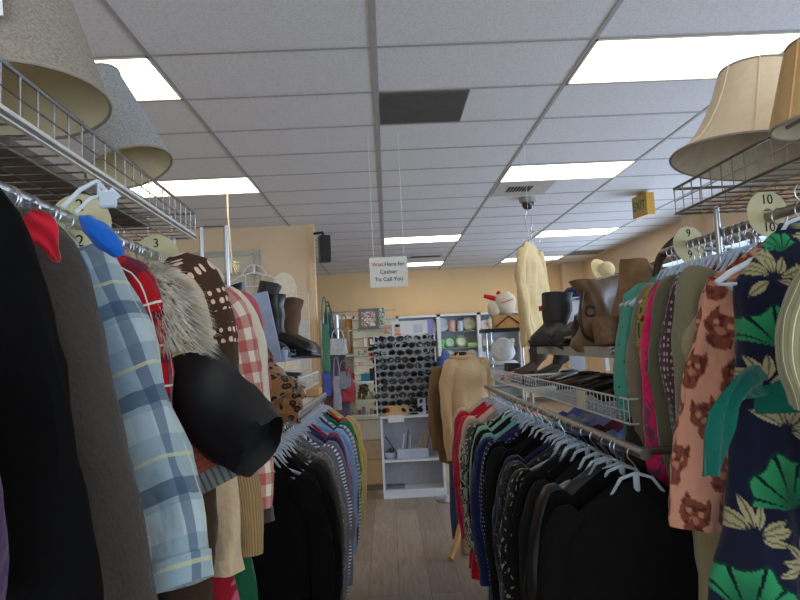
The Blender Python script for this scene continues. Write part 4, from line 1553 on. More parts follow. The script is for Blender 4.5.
MB().tube(smoothpts([P(583, 292, 2.26), P(580, 312, 2.22), P(583, 332, 2.22), P(592, 340, 2.24), P(602, 335, 2.25), P(600, 318, 2.25)]), .006, 8).build('strap', darkleather, bg)
bag('tall tan brown suede tote on the upper shelf behind the teal shirt', (.93, 2.18, zs), (.26, .17, .29), plain('tan_suede', (124, 94, 62), .8, 0, .25, 20, .6), .3, (.0, .12), handle=False, wob=.6)
bag('small brown purse with wood grain look below the tan tote', (.80, 2.17, zs), (.15, .10, .10), plain('ribbed_brown', (110, 80, 54), .6, 0, .3, 50, .5), .5, handle=False, wob=.6)
bag('dark brown pouch leaning on the slouchy brown bag', (.82, 2.56, zs), (.14, .10, .15), darkleather, .9, (0, -.3), handle=False, wob=.7)
bag('upright narrow brown bag at the top of the bag pile', (.90, 2.60, zs), (.14, .12, .28), plain('brown_suede', (92, 66, 46), .8, 0, .25, 20, .5), .7, (0, .15), handle=False, wob=.7)
# hats behind
c = P(573, 300, 3.3)
t = thing('clear_stand', 'clear plastic hat stand behind the black boots', 'stand', (c.x, 3.3, 1.0))
box(c.x - .035, c.x + .035, 3.28, 3.32, 1.23, c.z).build('stand', clear(), t, smooth=False)
t = thing('baseball_cap', 'navy baseball cap with white band on a clear stand', 'cap', (c.x, 3.3, c.z))
MB().lathe([(.056, 0), (.055, .02), (.045, .05), (.025, .066), (.001, .07)], 20, Matrix.Translation(c), cap0=True).build('crown', cloth((34, 40, 78)), t)
e = MB().ell(c + V((.035, -.045, .004)), (.045, .045, .005), 16, 6); e.build('brim', cloth((34, 40, 78)), t)
MB().lathe([(.0575, 0), (.0575, .012)], 20, Matrix.Translation(c)).build('band', paper, t)
c = P(603, 272, 3.2)
t = thing('straw_hat', 'round cream hat standing behind the brown bags', 'hat', c)
MH = Matrix.Translation(c) @ Matrix.Rotation(math.radians(62), 4, 'X') @ Matrix.Rotation(.5, 4, 'Y')
MB().lathe([(.08, 0), (.06, .003), (.04, .006), (.04, .04), (.03, .055), (.001, .06)], 24, MH).build('brim', plain('straw', (222, 200, 150), .8, 0, .1, 80), t)
MB().lathe([(.0415, .006), (.0415, .018)], 24, MH).build('band', plain('silver_band', (190, 200, 210), .3, .6), t)
box(c.x - .01, c.x + .01, 3.23, 3.25, 1.23, c.z).build('post', clear(), t, smooth=False)

# basket shoes right (z 1.145)
zb = 1.150
ginger = plain('ginger_leather', (136, 84, 34), .5, 0, .2, 30, .3)
specs = [(2.02, ginger, 'ginger brown loafer nearest in the lower right basket'), (2.14, ginger, 'ginger brown loafer beside its mate in the lower right basket'), (2.27, darkleather, 'dark brown pump leaning in the lower right basket'),
         (2.40, blackleather, 'black strappy shoe in the lower right basket behind the dark brown pump'), (2.52, darkleather, 'dark brown flat shoe in the middle of the lower right basket'), (2.65, blackleather, 'black flat shoe beside the dark brown flat shoe'),
         (2.80, plain('bronze_leather', (90, 66, 42), .4, 0, .2, 30, .2), 'bronze sandal in the lower right basket'), (2.96, blackleather, 'black pump at the far half of the near right basket'), (3.12, darkleather, 'dark brown loafer at the far end of the near right basket')]
for i, (y, m_, lb) in enumerate(specs):
    shoe(lb, (.86 + .02 * (i % 2), y, zb + .035), math.radians(-75 + 10 * (i % 3)), m_, .25, tilt=(0, .45 * (i % 2) - .1), group='shoes in the near right basket')
bag('ginger brown leather clutch standing in the lower right basket', (.88, 2.10, zb), (.30, .10, .19), ginger, 1.2, handle=False, wob=.2)
specs = [(3.55, blackleather, 'black shoe nearest in the far right basket'), (3.72, darkleather, 'dark brown shoe in the far right basket'), (3.9, blackleather, 'black shoe at the middle of the far right basket')]
for i, (y, m_, lb) in enumerate(specs):
    shoe(lb, (.88, y, zb), math.radians(-70), m_, .25, group='shoes in the far right basket')
boot('brown suede boot standing in the far right basket under the hanging cardigan', (.93, 3.98, zb), math.radians(-70), plain('brown_suede_dark', (66, 50, 40), .8, 0, .2, 30, .4), h=.25, L=.26)
boot('black leather boot in the far right basket beside the brown suede boot', (1.0, 3.70, zb), math.radians(-80), blackleather, h=.2, L=.26)
shoe('red shoe at the end of the far right basket', (.84, 4.22, zb), math.radians(-60), plain('red_leather', (180, 32, 44), .4), .22)
# items at far end
bag('black clutch with blue triangle flap at the end of the far right basket', (.86, 4.36, 1.15), (.13, .06, .11), blackleather, 0, handle=False, wob=.1)
# wooden sign box, plush, dark shelf
a = P(483, 333, 4.7); b2 = P(516, 332, 4.7)
t = thing('display_stand', 'tall clear display stand with black top shelf holding the plush', 'stand', (.5 * (a.x + b2.x), 4.75, 0))
box(a.x, b2.x + .12, 4.62, 4.9, a.z - .0, a.z + .028).build('top_shelf', black, t, smooth=False)
ds = MB()
for xx in (a.x + .05, b2.x + .08):
    for yy in (4.65, 4.87): ds.tube([(xx, yy, 0), (xx, yy, a.z)], .007, 8)
ds.build('leg', chrome, t)
box(a.x + .05, b2.x + .08, 4.64, 4.88, 1.14, 1.15).build('glass_shelf', glassmat(), t, smooth=False)
zt_ = a.z + .03
a = P(494, 328, 4.72); b2 = P(515, 316, 4.72)
wb = MB()
wb.box(a.x, b2.x + .06, 4.70, 4.80, zt_, zt_ + .10)
t = thing('wooden_house_box', 'small wooden box with house outline under the white plush', 'box', (a.x + .1, 4.75, zt_))
wb.build('box', wood, t, smooth=False)
xm = (a.x + b2.x + .06) / 2
m = MB(); m.tube([(a.x + .01, 4.695, zt_ + .01), (xm, 4.695, zt_ + .09), (b2.x + .05, 4.695, zt_ + .01)], .006, 6)
m.build('roof_outline', plain('dark_wood', (70, 40, 24), .5), t)
c = P(503, 306, 4.74)
t = thing('plush_toy', 'white knitted plush with red antlers on the wooden box', 'plush toy', (c.x, c.y, zt_ + .1))
wool = plain('cream_wool', (222, 212, 192), .95, 0, .15, 200, .8)
MB().ell(V((c.x + .015, c.y, zt_ + .19)), (.085, .07, .095), 20, 14, wob=.1).ell(V((c.x - .07, c.y - .01, zt_ + .15)), (.05, .04, .06), 14, 10, wob=.2).build('body', wool, t)
m = MB()
rp = plain('red_felt', (196, 26, 40), .8)
for pts in ([P(499, 301, 4.73), P(493, 298, 4.73), P(484, 296, 4.73)], [P(500, 301, 4.73), P(501, 295, 4.73), P(497, 292, 4.73)]):
    MB().tube(pts, [.012, .02, .016], 10).build('antler', rp, t)
m = MB(); m.tube([V((c.x - .03, c.y - .072, zt_ + .185)), V((c.x + .02, c.y - .074, zt_ + .2)), V((c.x + .07, c.y - .062, zt_ + .215))], .003, 6); m.build('stitched_mouth', rp, t)
# white translucent hat
c = P(503, 352, 4.5)
t = thing('sun_hat', 'white floppy hat beneath the black shelf of the plush', 'hat', (c.x, c.y, c.z - .08))
MB().ell(V((c.x, c.y, c.z + .01)), (.085, .08, .09), 20, 12, wob=.25).build('crown', plain('white_gauze', (216, 220, 222), .7, 0, .1), t)
MB().lathe([(.08, -.07), (.11, -.085), (.112, -.083), (.08, -.06)], 24, Matrix.Translation(c)).build('brim', plain('white_gauze', (216, 220, 222), .7, 0, .1), t)

# hanging cream cardigan
c = P(527, 243, 4.2)
garment('cardigan', 'cream cardigan hanging alone high above the right rack', 'cardigan', cloth((214, 190, 144), 300), c.x + .02, 4.2, c.z, aisle=-1, yaw=math.radians(50), sh=.15, L=.70, sl=.56, out=-.01, thick=.035, srad=(.045, .035), seed=500, sboth=True, flare=.05)
o = hanger(c.x + .02, 4.2, c.z + .065, math.radians(50), 'clear hanger holding the cream cardigan that hangs alone', None)
t = thing('hanging_hook', 'chrome double hook above the lone cream cardigan', 'hook', (c.x + .02, 4.2, c.z + .08))
pp = [(c.x + .02 + .028 * math.cos(a * PI / 8 + PI / 2) * .8, 4.2, c.z + .15 + .075 * math.sin(a * PI / 8 + PI / 2)) for a in range(14)]
MB().tube(pp, .0035, 6).build('ring', chrome, t)
MB().tube([(c.x + .02, 4.2, c.z + .225), (c.x + .02, 4.2, HC)], .0012, 5).build('line', clear(), t)
pp = [(c.x + .06 + .03 * math.cos(a * PI / 8), 4.2, c.z + .03 + .05 * math.sin(a * PI / 8)) for a in range(-2, 9)]
MB().tube(pp, .003, 6).build('hook', chrome, t)
text_t = MB()

# ------------------------------------------------------ left shelf things
# grey blue tray
trm = plain('grey_blue_plastic', (150, 162, 190), .5)
t = thing('storage_tray', 'grey blue plastic tray with raised end holding black boots', 'tray', (-.66, 2.9, 1.37))
m = MB()
m.box(-.92, -.44, 2.62, 3.3, 1.372, 1.382)
m.box(-.445, -.43, 2.62, 3.3, 1.372, 1.42)
m.build('base', trm, t, smooth=False, bevel=.004)
m = MB()
me = Matrix.Translation((-.44, 2.62, 1.375)) @ Matrix.Rotation(-.18, 4, 'Y')
m.box(-.07, .0, -.006, .006, 0, .30, me)
m.build('end_panel', trm, t, smooth=False, bevel=.004)
for yy in (2.7, 3.2):
    MB().tube([(-.88, yy, 1.0), (-.88, yy, 1.372)], .009, 8).build('post', chrome, t)
boots = [(-.60, 2.78, 62, 'black leather boot nearest in the grey blue tray', blackleather, .34, (0, -.25)), (-.69, 2.86, 50, 'black boot behind the nearest boot in the tray', plain('black_patent', (16, 16, 18), .2, 0, .2, 40, .3), .36, (0, -.35)),
         (-.52, 3.0, 70, 'black ankle boot lying at the aisle side of the tray', blackleather, .30, (0, .1)), (-.80, 2.80, 30, 'black boot at the wall side of the tray', blackleather, .34, (0, -.1)), (-.66, 3.08, 20, 'tall black boot at the back of the tray', plain('black_suede', (38, 35, 34), .6, 0, .25, 40, .5), .38, (.1, .25))]
for x, y, a_, lb, m_, h, tl in boots:
    boot(lb, (x, y, 1.384), math.radians(a_), m_, h=h, L=.30, tilt=tl, group='boots in the grey blue tray')
boot('brown suede boot leaning out of the tray toward the grid panel', (-.50, 3.16, 1.384), math.radians(60), plain('brown_suede_mid', (96, 68, 48), .8, 0, .2, 30, .4), h=.30, L=.28, tilt=(0, .3))
bag('tan and black leather pouch between the boots in the tray', (-.56, 3.2, 1.384), (.14, .1, .18), plain('tan_leather', (150, 112, 70), .6, 0, .2, 30, .4), .2, handle=False, wob=.6)
shoe('black slip-on shoe on the front edge of the tray', (-.49, 2.86, 1.384), math.radians(30), blackleather, .25)
# white rounded board behind
c = P(290, 288, 5.6)
t = thing('ironing_board', 'white rounded board end standing behind the brown boot', 'board', (c.x - .04, 5.6, 0))
m = MB(); rgv = []
for yy in (5.58, 5.60):
    ring = []
    for k in range(24):
        th = 2 * PI * k / 24
        ring.append(V((c.x - .05 + .11 * math.cos(th), yy, (c.z - .04 + .18 * max(0, math.sin(th))) if math.sin(th) > -.01 else .9)))
    rgv.append(ring)
m.rings(rgv).build('cover', plain('white_cover', (226, 216, 196), .7), t, smooth=False)
MB().tube([(c.x - .05, 5.62, 0), (c.x - .05, 5.62, c.z)], .015, 8).build('pole', chrome, t)
# leopard scarf
t = thing('leopard_scarf', 'leopard print scarf draped over the end of the left shelf', 'scarf', P(280, 410, 2.6))
pp = smoothpts([P(262, 350, 2.55), P(268, 368, 2.52), P(276, 386, 2.48), P(284, 400, 2.46)])
m = MB(); m.tube(pp, [.03 + .05 * sm(i / (len(pp) - 1)) for i in range(len(pp))], 16)
for i, p in enumerate(m.v): m.v[i] = p + V((1, 1, 1)) * .02 * noise.noise(p * 18)
m.build('drape', leo, t)
m = MB().ell(P(282, 402, 2.47), (.085, .05, .075), 22, 14, wob=.7); m.build('bundle', leo, t)
# tape/tags on grid
c = P(313, 352, 4.1)
t = thing('price_tag_bundle', 'small black and white tag hanging by the grid panel', 'tag', c)
box(c.x - .02, c.x + .02, 4.1, 4.104, c.z - .035, c.z + .035).build('card', blotched([(30, 30, 34), (220, 220, 220), (40, 40, 44), (200, 200, 200)], 8), t, smooth=False)
c = P(290, 374, 3.7)
bag('flat black hat lying in the far left basket', (-.62, 3.75, 1.21), (.24, .2, .08), black, 0, handle=False, wob=.2, cat='hat', name='flat_hat')
shoe('tan shoe under the grid panel in the left basket', (-.56, 3.4, 1.21), math.radians(60), plain('tan_shoe', (170, 130, 80), .6), .24)
# white cord with tassel
c = P(228, 216, 6.3); c2 = P(232, 263, 6.3)
t = thing('tassel_pull', 'cream cord with knotted tassel hanging beside the chrome end frame', 'cord', (c2.x, c2.y, c2.z))
MB().tube([(c.x, 6.3, HC), (c.x, 6.3, c.z), (c2.x, 6.3, c2.z)], .008, 6).build('cord', plain('cream_cord', (216, 202, 170), .8), t)
ts = MB()
for k in range(26):
    ang = random.uniform(0, 6.28); l = random.uniform(.05, .14)
    ts.tube([c2, c2 + V((math.cos(ang) * l * .6, math.sin(ang) * l * .5, random.uniform(-.13, .03)))], .007, 5)
ts.build('tassel', plain('cream_cord', (216, 202, 170), .8), t)

# bare hanger on the door frame
o = hanger(P(252, 262, 7.9).x, 8.0, P(252, 254, 8.0).z, 0, 'white hanger hanging empty on the silver door frame', None, 'white')
o.scale = (2.2, 2.2, 2.2)

# ================================================================== CENTRE BACK
# white bookcase under sunglasses
BX0, BX1 = P(383, 480, 5.9).x, P(446, 480, 5.9).x
t = thing('bookcase', 'low white bookcase carrying the sunglasses display', 'bookcase', ((BX0 + BX1) / 2, 5.95, 0))
box(BX0, BX0 + .02, 5.9, 6.15, 0, .74).build('side_panel', white, t, smooth=False); box(BX1 - .02, BX1, 5.9, 6.15, 0, .74).build('side_panel', white, t, smooth=False); bookcase = t
box(BX0, BX1, 5.89, 6.15, .735, .755).build('top', white, t, smooth=False)
for z in (.33, .055): box(BX0 + .02, BX1 - .02, 5.9, 6.15, z, z + .02).build('shelf', white, t, smooth=False)
box(BX0 + .02, BX1 - .02, 5.905, 5.92, 0, .055).build('plinth', white, t, smooth=False)
box(BX0 + .02, BX1 - .02, 6.14, 6.15, 0, .74).build('back_panel', plain('grey_back', (170, 170, 178), .6), t, smooth=False)
# things on it
zt_ = .351
t = thing('pen_tray', 'clear acrylic tray of pens on the middle shelf of the bookcase', 'tray', (BX0 + .32, 5.98, zt_))
m = MB()
xa, xb = BX0 + .14, BX0 + .44
for a_ in ((xa, xb, 5.93, 5.934), (xa, xb, 6.05, 6.054), (xa, xa + .004, 5.93, 6.054), (xb - .004, xb, 5.93, 6.054), (xa + .15, xa + .154, 5.93, 6.054)): m.box(*a_, zt_, zt_ + .09)
m.box(xa, xb, 5.93, 6.054, zt_, zt_ + .004)
m.build('tray', clear(), t, smooth=False)
pens = [(xa + .02, -.12, .2, 'black', (20, 20, 24)), (xa + .05, .03, .22, 'white', (220, 220, 220)), (xa + .09, .03, .25, 'black and white', (60, 60, 60)), (xa + .12, .02, .22, 'silver', (190, 190, 196)), (xa + .17, .08, .2, 'yellow', (200, 160, 60)), (xa + .2, .05, .21, 'tan wooden', (190, 140, 80)), (xa + .24, .06, .2, 'ochre', (186, 140, 50)), (xa + .27, .05, .19, 'brown', (120, 80, 50))]
for x, dx, h, nm, c in pens:
    tag(MB().tube([(x, 5.99, zt_ + .01), (x + dx, 6.03, zt_ + h)], .0055, 8).build('pen', plain('pen_' + nm.replace(' ', '_'), c, .4)), nm + ' pen standing in the clear acrylic tray', 'pen', 'pens in the acrylic tray')
t = thing('glass_bowl', 'glass bowl with lid beside the pen tray on the bookcase', 'bowl', (BX0 + .075, 6.0, zt_))
MB().lathe([(.03, zt_), (.05, zt_ + .02), (.055, zt_ + .045), (.05, zt_ + .06)], 20, Matrix.Translation((BX0 + .08, 6.0, 0))).build('bowl', clear(), t)
MB().lathe([(.052, zt_ + .06), (.03, zt_ + .08), (.008, zt_ + .088), (.01, zt_ + .1), (.001, zt_ + .104)], 20, Matrix.Translation((BX0 + .08, 6.0, 0))).build('lid', plain('pewter', (110, 112, 116), .3, .8), t)
tag(box(BX0 + .03, BX0 + .2, 5.95, 6.06, .076, .10).build('flat_book', plain('grey_cover', (100, 98, 104), .6), smooth=False), 'thin grey book lying on the bottom shelf of the bookcase', 'book')
t = thing('wooden_crate', 'small wooden box with red emblem left on top of the bookcase', 'box', (BX0 + .0, 6.0, .756))
cx0, cx1 = P(374, 410, 5.96).x, P(408, 410, 5.96).x
box(cx0 + .09, cx1, 5.94, 6.08, .756, .85).build('box', plain('pale_box_wood', (206, 178, 130), .6, 0, .1), t, smooth=False)
MB().lathe([(.001, .0), (.025, .0), (.025, .003), (.001, .003)], 14, Matrix.Translation((cx0 + .125, 5.94, .81)) @ Matrix.Rotation(PI / 2, 4, 'X')).build('emblem', redink, t)
box(P(388, 420, 5.88).x, P(404, 420, 5.88).x, 5.882, 5.89, .70, .765).build('label_card', paper, bookcase, smooth=False)
t = thing('black_box', 'black box with upright white card on top of the bookcase', 'box', (P(424, 410, 6).x, 6, .756))
box(P(411, 410, 5.96).x, P(437, 410, 5.96).x, 5.96, 6.08, .756, .92).build('box', black, t, smooth=False)
box(P(418, 410, 5.94).x, P(426, 410, 5.94).x, 5.94, 5.943, .74, .905).build('card', plain('pale_blue_card', (200, 208, 226), .6), t, smooth=False)
# sunglasses display
SX0, SX1 = P(375, 375, 5.95).x, P(437, 375, 5.95).x
SZ0, SZ1 = P(405, 412, 5.95).z, P(405, 335, 5.95).z
t = thing('sunglasses_display', 'white slatted sunglasses display board above the low bookcase', 'display', ((SX0 + SX1) / 2, 6.0, .756))
box(SX0, SX1, 6.0, 6.02, SZ0 - .04, SZ1).build('board', white, t, smooth=False)
for k in (0, 1):
    x = SX0 if k == 0 else SX1 - .012
    box(x, x + .012, 5.94, 6.02, SZ0 - .04, SZ1 + .01).build('side_rail', white, t, smooth=False)
NR = 11
row_z = [SZ0 + .02 + (SZ1 - SZ0 - .05) * r / (NR - 1) for r in range(NR)]
for z in row_z:
    box(SX0, SX1, 5.955, 6.0, z - .028, z - .023).build('shelf_strip', plain('clear_strip', (206, 208, 210), .3), t, smooth=False)


def make_glasses(mat):
    t = thing('sunglasses', 'dark sunglasses on the white display board', 'sunglasses', (0, 0, 0), 0, 'sunglasses on the display board')
    fr = MB()
    for s in (-1, 1):
        fr.tube([(s * .034 + .027 * math.cos(a * PI / 7), 0, .02 * math.sin(a * PI / 7)) for a in range(14)], .0032, 5, closed=True)
    fr.tube([(-.01, 0, .006), (.01, 0, .006)], .003, 5)
    fr.build('frame', mat, t)
    for s in (-1, 1):
        e = MB().ell((s * .034, -.001, 0), (.026, .003, .019), 12, 6); e.build('lens', plain('smoked_lens', (14, 14, 18), .12), t)
        MB().tube([(s * .061, 0, .008), (s * .062, .03, .006), (s * .06, .04, -.002)], .002, 5).build('temple', mat, t)
    return t


gm = [make_glasses(black), make_glasses(plain('tortoise_frame', (70, 42, 26), .3)), make_glasses(plain('navy_frame', (30, 36, 70), .3)), make_glasses(plain('white_frame', (190, 190, 190), .3))]
gnames = ['black framed sunglasses on the display board', 'tortoiseshell sunglasses on the display board', 'navy framed sunglasses on the display board', 'pale framed sunglasses on the display board']
first = [True] * 4
NG = 5
ng = int((SX1 - SX0 - .02) / .078)
for r in range(NR):
    for k in range(ng + (r % 2)):
        w = random.choices([0, 1, 2, 3], [.72, .12, .1, .06])[0]
        if r == 0 and k < 4: w = k
        o = gm[w] if first[w] else dup(gm[w])
        first[w] = False
        x = SX0 + .045 + k * (SX1 - SX0 - .09) / (ng - 1 + (r % 2))
        o.location = (x, 5.952 - .006 * random.random(), row_z[r] + random.uniform(-.002, .004))
        o.rotation_euler = (random.uniform(-.3, .3), random.uniform(-.2, .2), random.uniform(-.6, .6)); o.scale = (1.05, 1.1, 1.15)
        tag(o, gnames[w], 'sunglasses', 'sunglasses on the display board')
# poster on top
a = P(389, 335, 6.02); b2 = P(427, 320, 6.02)
t = thing('optical_poster', 'white eyewear booklet with a face drawing atop the sunglasses display', 'poster', (a.x, 6.02, SZ1))
box(a.x + .03, b2.x, 6.02, 6.03, SZ1, b2.z).build('page', paper, t, smooth=False)
box(b2.x - .03, b2.x + .06, 6.03, 6.05, SZ1, b2.z + .01).build('cover', plain('lilac_card', (150, 140, 196), .6), t, smooth=False)
xx = a.x + .085
MB().ell(V((xx, 6.018, SZ1 + .055)), (.026, .004, .036), 16, 8).build('face', plain('pale_skin_print', (226, 178, 160), .7), t)
MB().ell(V((xx, 6.017, SZ1 + .093)), (.026, .004, .016), 16, 8).build('hair', plain('dark_hair_print', (50, 34, 34), .7), t)
MB().ell(V((xx, 6.019, SZ1 + .01)), (.036, .004, .016), 16, 8).build('shoulders', plain('pink_print', (216, 130, 116), .7), t)
MB().box(b2.x - .13, b2.x - .05, 6.0185, 6.019, SZ1 + .02, SZ1 + .1).build('printed_panel', plain('grey_print', (196, 198, 204), .7), t, smooth=False)

# drawers counter + glass case at left
CX0, CX1 = P(330, 450, 6.25).x, P(386, 450, 6.25).x
t = thing('counter', 'cream laminate counter with wide drawers left of the bookcase', 'counter', ((CX0 + CX1) / 2, 6.5, 0))
box(CX0, CX1, 6.27, 6.8, .06, .70).build('carcass', cream, t, smooth=False)
box(CX0 + .02, CX1 - .02, 6.3, 6.8, 0, .06).build('plinth', plain('plinth_brown', (120, 98, 76), .6), t, smooth=False)
box(CX0 - .01, CX1 + .01, 6.24, 6.82, .70, .73).build('worktop', plain('cream_top', (206, 198, 178), .4), t, smooth=False)
for z0, z1, cc in ((.50, .69, cream), (.31, .49, plain('tan_drawer', (176, 152, 118), .5)), (.07, .30, plain('tan_drawer2', (182, 150, 108), .5))):
    box(CX0 + .01, CX1 - .01, 6.25, 6.27, z0, z1).build('drawer', cc, t, smooth=False, bevel=.003)
t = thing('glass_case', 'glass display case on the cream counter', 'display case', ((CX0 + CX1) / 2, 6.5, .73))
m = MB()
m.box(CX0, CX1, 6.26, 6.264, .731, 1.06); m.box(CX0, CX0 + .004, 6.264, 6.8, .731, 1.06); m.box(CX1 - .004, CX1, 6.264, 6.8, .731, 1.06)
m.build('glass', glassmat(), t, smooth=False)
box(CX0, CX1, 6.26, 6.8, 1.06, 1.068).build('glass_top', clear('glass_top', (222, 234, 228), .22), t, smooth=False)
box(CX0 + .005, CX1 - .005, 6.4, 6.78, .88, .886).build('glass_shelf', clear('glass_top', (222, 234, 228), .22), t, smooth=False)
m = MB()
for xx in (CX0, CX1 - .012): m.box(xx, xx + .012, 6.255, 6.267, .731, 1.068)
m.box(CX0, CX1, 6.253, 6.267, 1.05, 1.072); m.box(CX0, CX1, 6.253, 6.267, .731, .745)
m.build('trim', chrome, t, smooth=False)
# objects in and on the case
def smallbox(label, px0, px1, Y, z0, z1, col, cat='box', name='gift_box', d=.08, group=None):
    x0, x1 = P(px0, 380, Y).x, P(px1, 380, Y).x
    return tag(box(x0, x1, Y, Y + d, z0, z1).build(name, plain('m_' + name, col, .5) if not hasattr(col, 'name') else col, smooth=False, bevel=.002), label, cat, group)


smallbox('bright blue box on top of the glass case', 361, 369.5, 6.4, 1.069, 1.14, (40, 130, 160))
smallbox('black square box on top of the glass case beside the blue box', 369.8, 380, 6.42, 1.069, 1.19, (34, 32, 36))
MB()
t = thing('bottle', 'small dark bottle standing behind the blue box', 'bottle', (P(366, 372, 6.55).x, 6.55, 1.069))
MB().lathe([(.015, 1.069), (.015, 1.12), (.006, 1.13), (.006, 1.15), (.001, 1.15)], 12, Matrix.Translation((P(366, 372, 6.55).x, 6.55, 0)), cap0=True).build('body', black, t)
# necklace bust (black flower stand) inside the case
c = P(364, 397, 6.5)
t = thing('jewellery_stand', 'black ruffled jewellery stand inside the glass case', 'stand', (c.x, 6.5, .887))
MB().ell(V((c.x, 6.45, .98)), (.05, .03, .055), 18, 12, wob=.8).ell(V((c.x, 6.45, .905)), (.02, .02, .03), 10, 8).build('bust', black, t)
for k in range(9):
    px0 = 349 + k * 3.9
    smallbox(['pink bead bracelet box', 'silver trinket box', 'red trinket box', 'grey ring box', 'white ring box', 'rose trinket box', 'black ring box', 'gold trinket box', 'brown ring box'][k] + ' on the floor of the glass case', px0, px0 + 3, 6.34, .732, .732 + [.04, .07, .05, .08, .05, .06, .04, .07, .06][k],
             [(190, 110, 120), (170, 174, 178), (170, 40, 50), (120, 120, 124), (210, 210, 206), (196, 130, 130), (34, 32, 34), (180, 150, 90), (100, 70, 50)][k], 'trinket box', 'trinket_box', .05, 'trinkets in the glass case')
for k in range(6):
    px0 = 351 + k * 6
    if 358 < px0 < 368: continue
    smallbox(['red enamel', '', '', 'peach', 'tan', 'clay'][k] + ' ornament on the glass shelf of the case', px0, px0 + 3.5, 6.5, .887, .95, [(180, 36, 50), (0, 0, 0), (0, 0, 0), (206, 150, 120), (190, 150, 110), (160, 100, 80)][k], 'ornament', 'ornament', .04)
# back display panel behind the counter
DX0, DX1 = P(353, 340, 6.95).x, P(397, 340, 6.95).x
t = thing('gift_wall', 'cream slatted display panel behind the glass case hung with gifts', 'display panel', ((DX0 + DX1) / 2, 6.95, 0))
box(DX0, DX1, 6.95, 6.98, .0, P(370, 318, 6.95).z).build('panel', plain('cream_slatwall', (216, 206, 184), .6), t, smooth=False)
for k in range(8):
    z = 1.1 + k * .1
    box(DX0, DX1, 6.944, 6.951, z, z + .012).build('slat_groove', plain('groove', (176, 166, 146), .7), t, smooth=False)
def picture(label, px0, px1, py0, py1, Y, frame, inner, cat='picture', fw=.02, name='framed_picture', tilt=0):
    a = P(px0, py1, Y); b_ = P(px1, py0, Y)
    t = thing(name, label, cat, (a.x, Y, a.z))
    m = MB()
    m.box(a.x + fw, b_.x - fw, Y, Y + .012, a.z, a.z + fw).box(a.x + fw, b_.x - fw, Y, Y + .012, b_.z - fw, b_.z).box(a.x, a.x + fw, Y, Y + .012, a.z, b_.z).box(b_.x - fw, b_.x, Y, Y + .012, a.z, b_.z)
    m.build('frame', frame, t, smooth=False)
    box(a.x + fw * .9, b_.x - fw * .9, Y + .004, Y + .01, a.z + fw * .9, b_.z - fw * .9).build('print', inner, t, smooth=False)
    return t


pr1 = blotched([(206, 196, 190), (150, 96, 90), (226, 222, 218), (90, 84, 80)], 5)
pr2 = blotched([(226, 224, 206), (90, 110, 90), (222, 220, 200), (140, 150, 130)], 4)
prr = blotched([(190, 50, 76), (220, 200, 196), (200, 70, 90), (230, 220, 214)], 6)
grf = plain('grey_frame', (104, 102, 98), .5)
picture('grey framed picture standing highest above the glass case', 359, 378, 308, 330, 6.85, grf, pr1, fw=.035)
picture('pale picture with green plant beside the grey framed picture', 377, 385, 307, 326, 6.9, white, pr2, fw=.008)
picture('wooden framed tan picture left of the sunglasses display', 384, 393, 325, 334, 6.85, wood, pr1, fw=.012)
picture('narrow wood framed card in the row below the grey picture', 363, 368, 337, 348, 6.88, wood, paper, fw=.012)
picture('small dark red framed card beside the narrow wood framed card', 368.5, 375, 337, 346, 6.88, plain('wine_frame', (90, 36, 40), .5), paper, fw=.016)
picture('red and white floral card on the cream display panel', 357, 364, 361, 367, 6.9, paper, prr, fw=.006)
picture('pale sketch card on the cream display panel', 357, 362, 327, 333, 6.9, paper, pr2, fw=.006)
picture('pale landscape card on the cream display panel above the red floral card', 357, 367, 350, 356, 6.9, paper, pr2, fw=.005)
t = thing('fabric_flowers', 'red and black fabric flowers hung on the cream display panel', 'flowers', P(373, 350, 6.86))
m = MB(); m2 = MB()
for k in range(12):
    q = P(370 + (k * 7 % 9), 349 + (k * 5 % 15), 6.86)
    (m if k % 3 else m2).ell(q, (.022, .015, .022), 10, 6, wob=.5)
m.build('red_bloom', plain('red_petals', (170, 50, 46), .7), t); m2.build('black_bloom', black, t)

# white framed cabinet at left back
a = P(340, 317, 8.0); b2 = P(354.5, 317, 8.0)
t = thing('wall_cabinet', 'open white framed cabinet behind the handbag stand', 'cabinet', ((a.x + b2.x) / 2, 8.0, 0))
m = MB(); zt_ = a.z
m.box(a.x - .25, b2.x, 8.0, 8.03, zt_ - .03, zt_).box(b2.x - .03, b2.x, 8.0, 8.25, 0, zt_).box(a.x - .25, a.x - .22, 8.0, 8.25, 0, zt_)
m.build('frame', white, t, smooth=False)
box(a.x - .22, b2.x - .03, 8.22, 8.25, 0, zt_).build('back_panel', plain('beige_back', (186, 168, 140), .6), t, smooth=False)
for z in (.5, .9, 1.3, 1.62): box(a.x - .22, b2.x - .03, 8.02, 8.22, z, z + .015).build('shelf', white, t, smooth=False)
for lb, px, z, col in (('gold vase in the open white cabinet', 347, 1.315, (200, 150, 60)), ('amber glass jar in the open white cabinet', 351, 1.635, (190, 130, 60)), ('brown ornament low in the open white cabinet', 351, .915, (120, 74, 50))):
    x = P(px, 360, 8.1).x
    t = thing('vase', lb, 'vase', (x, 8.1, z))
    MB().lathe([(.03, z), (.055, z + .05), (.05, z + .1), (.02, z + .14), (.028, z + .17), (.001, z + .17)], 16, Matrix.Translation((x, 8.1, 0)), cap0=True).build('body', plain('glaze', col, .3), t)

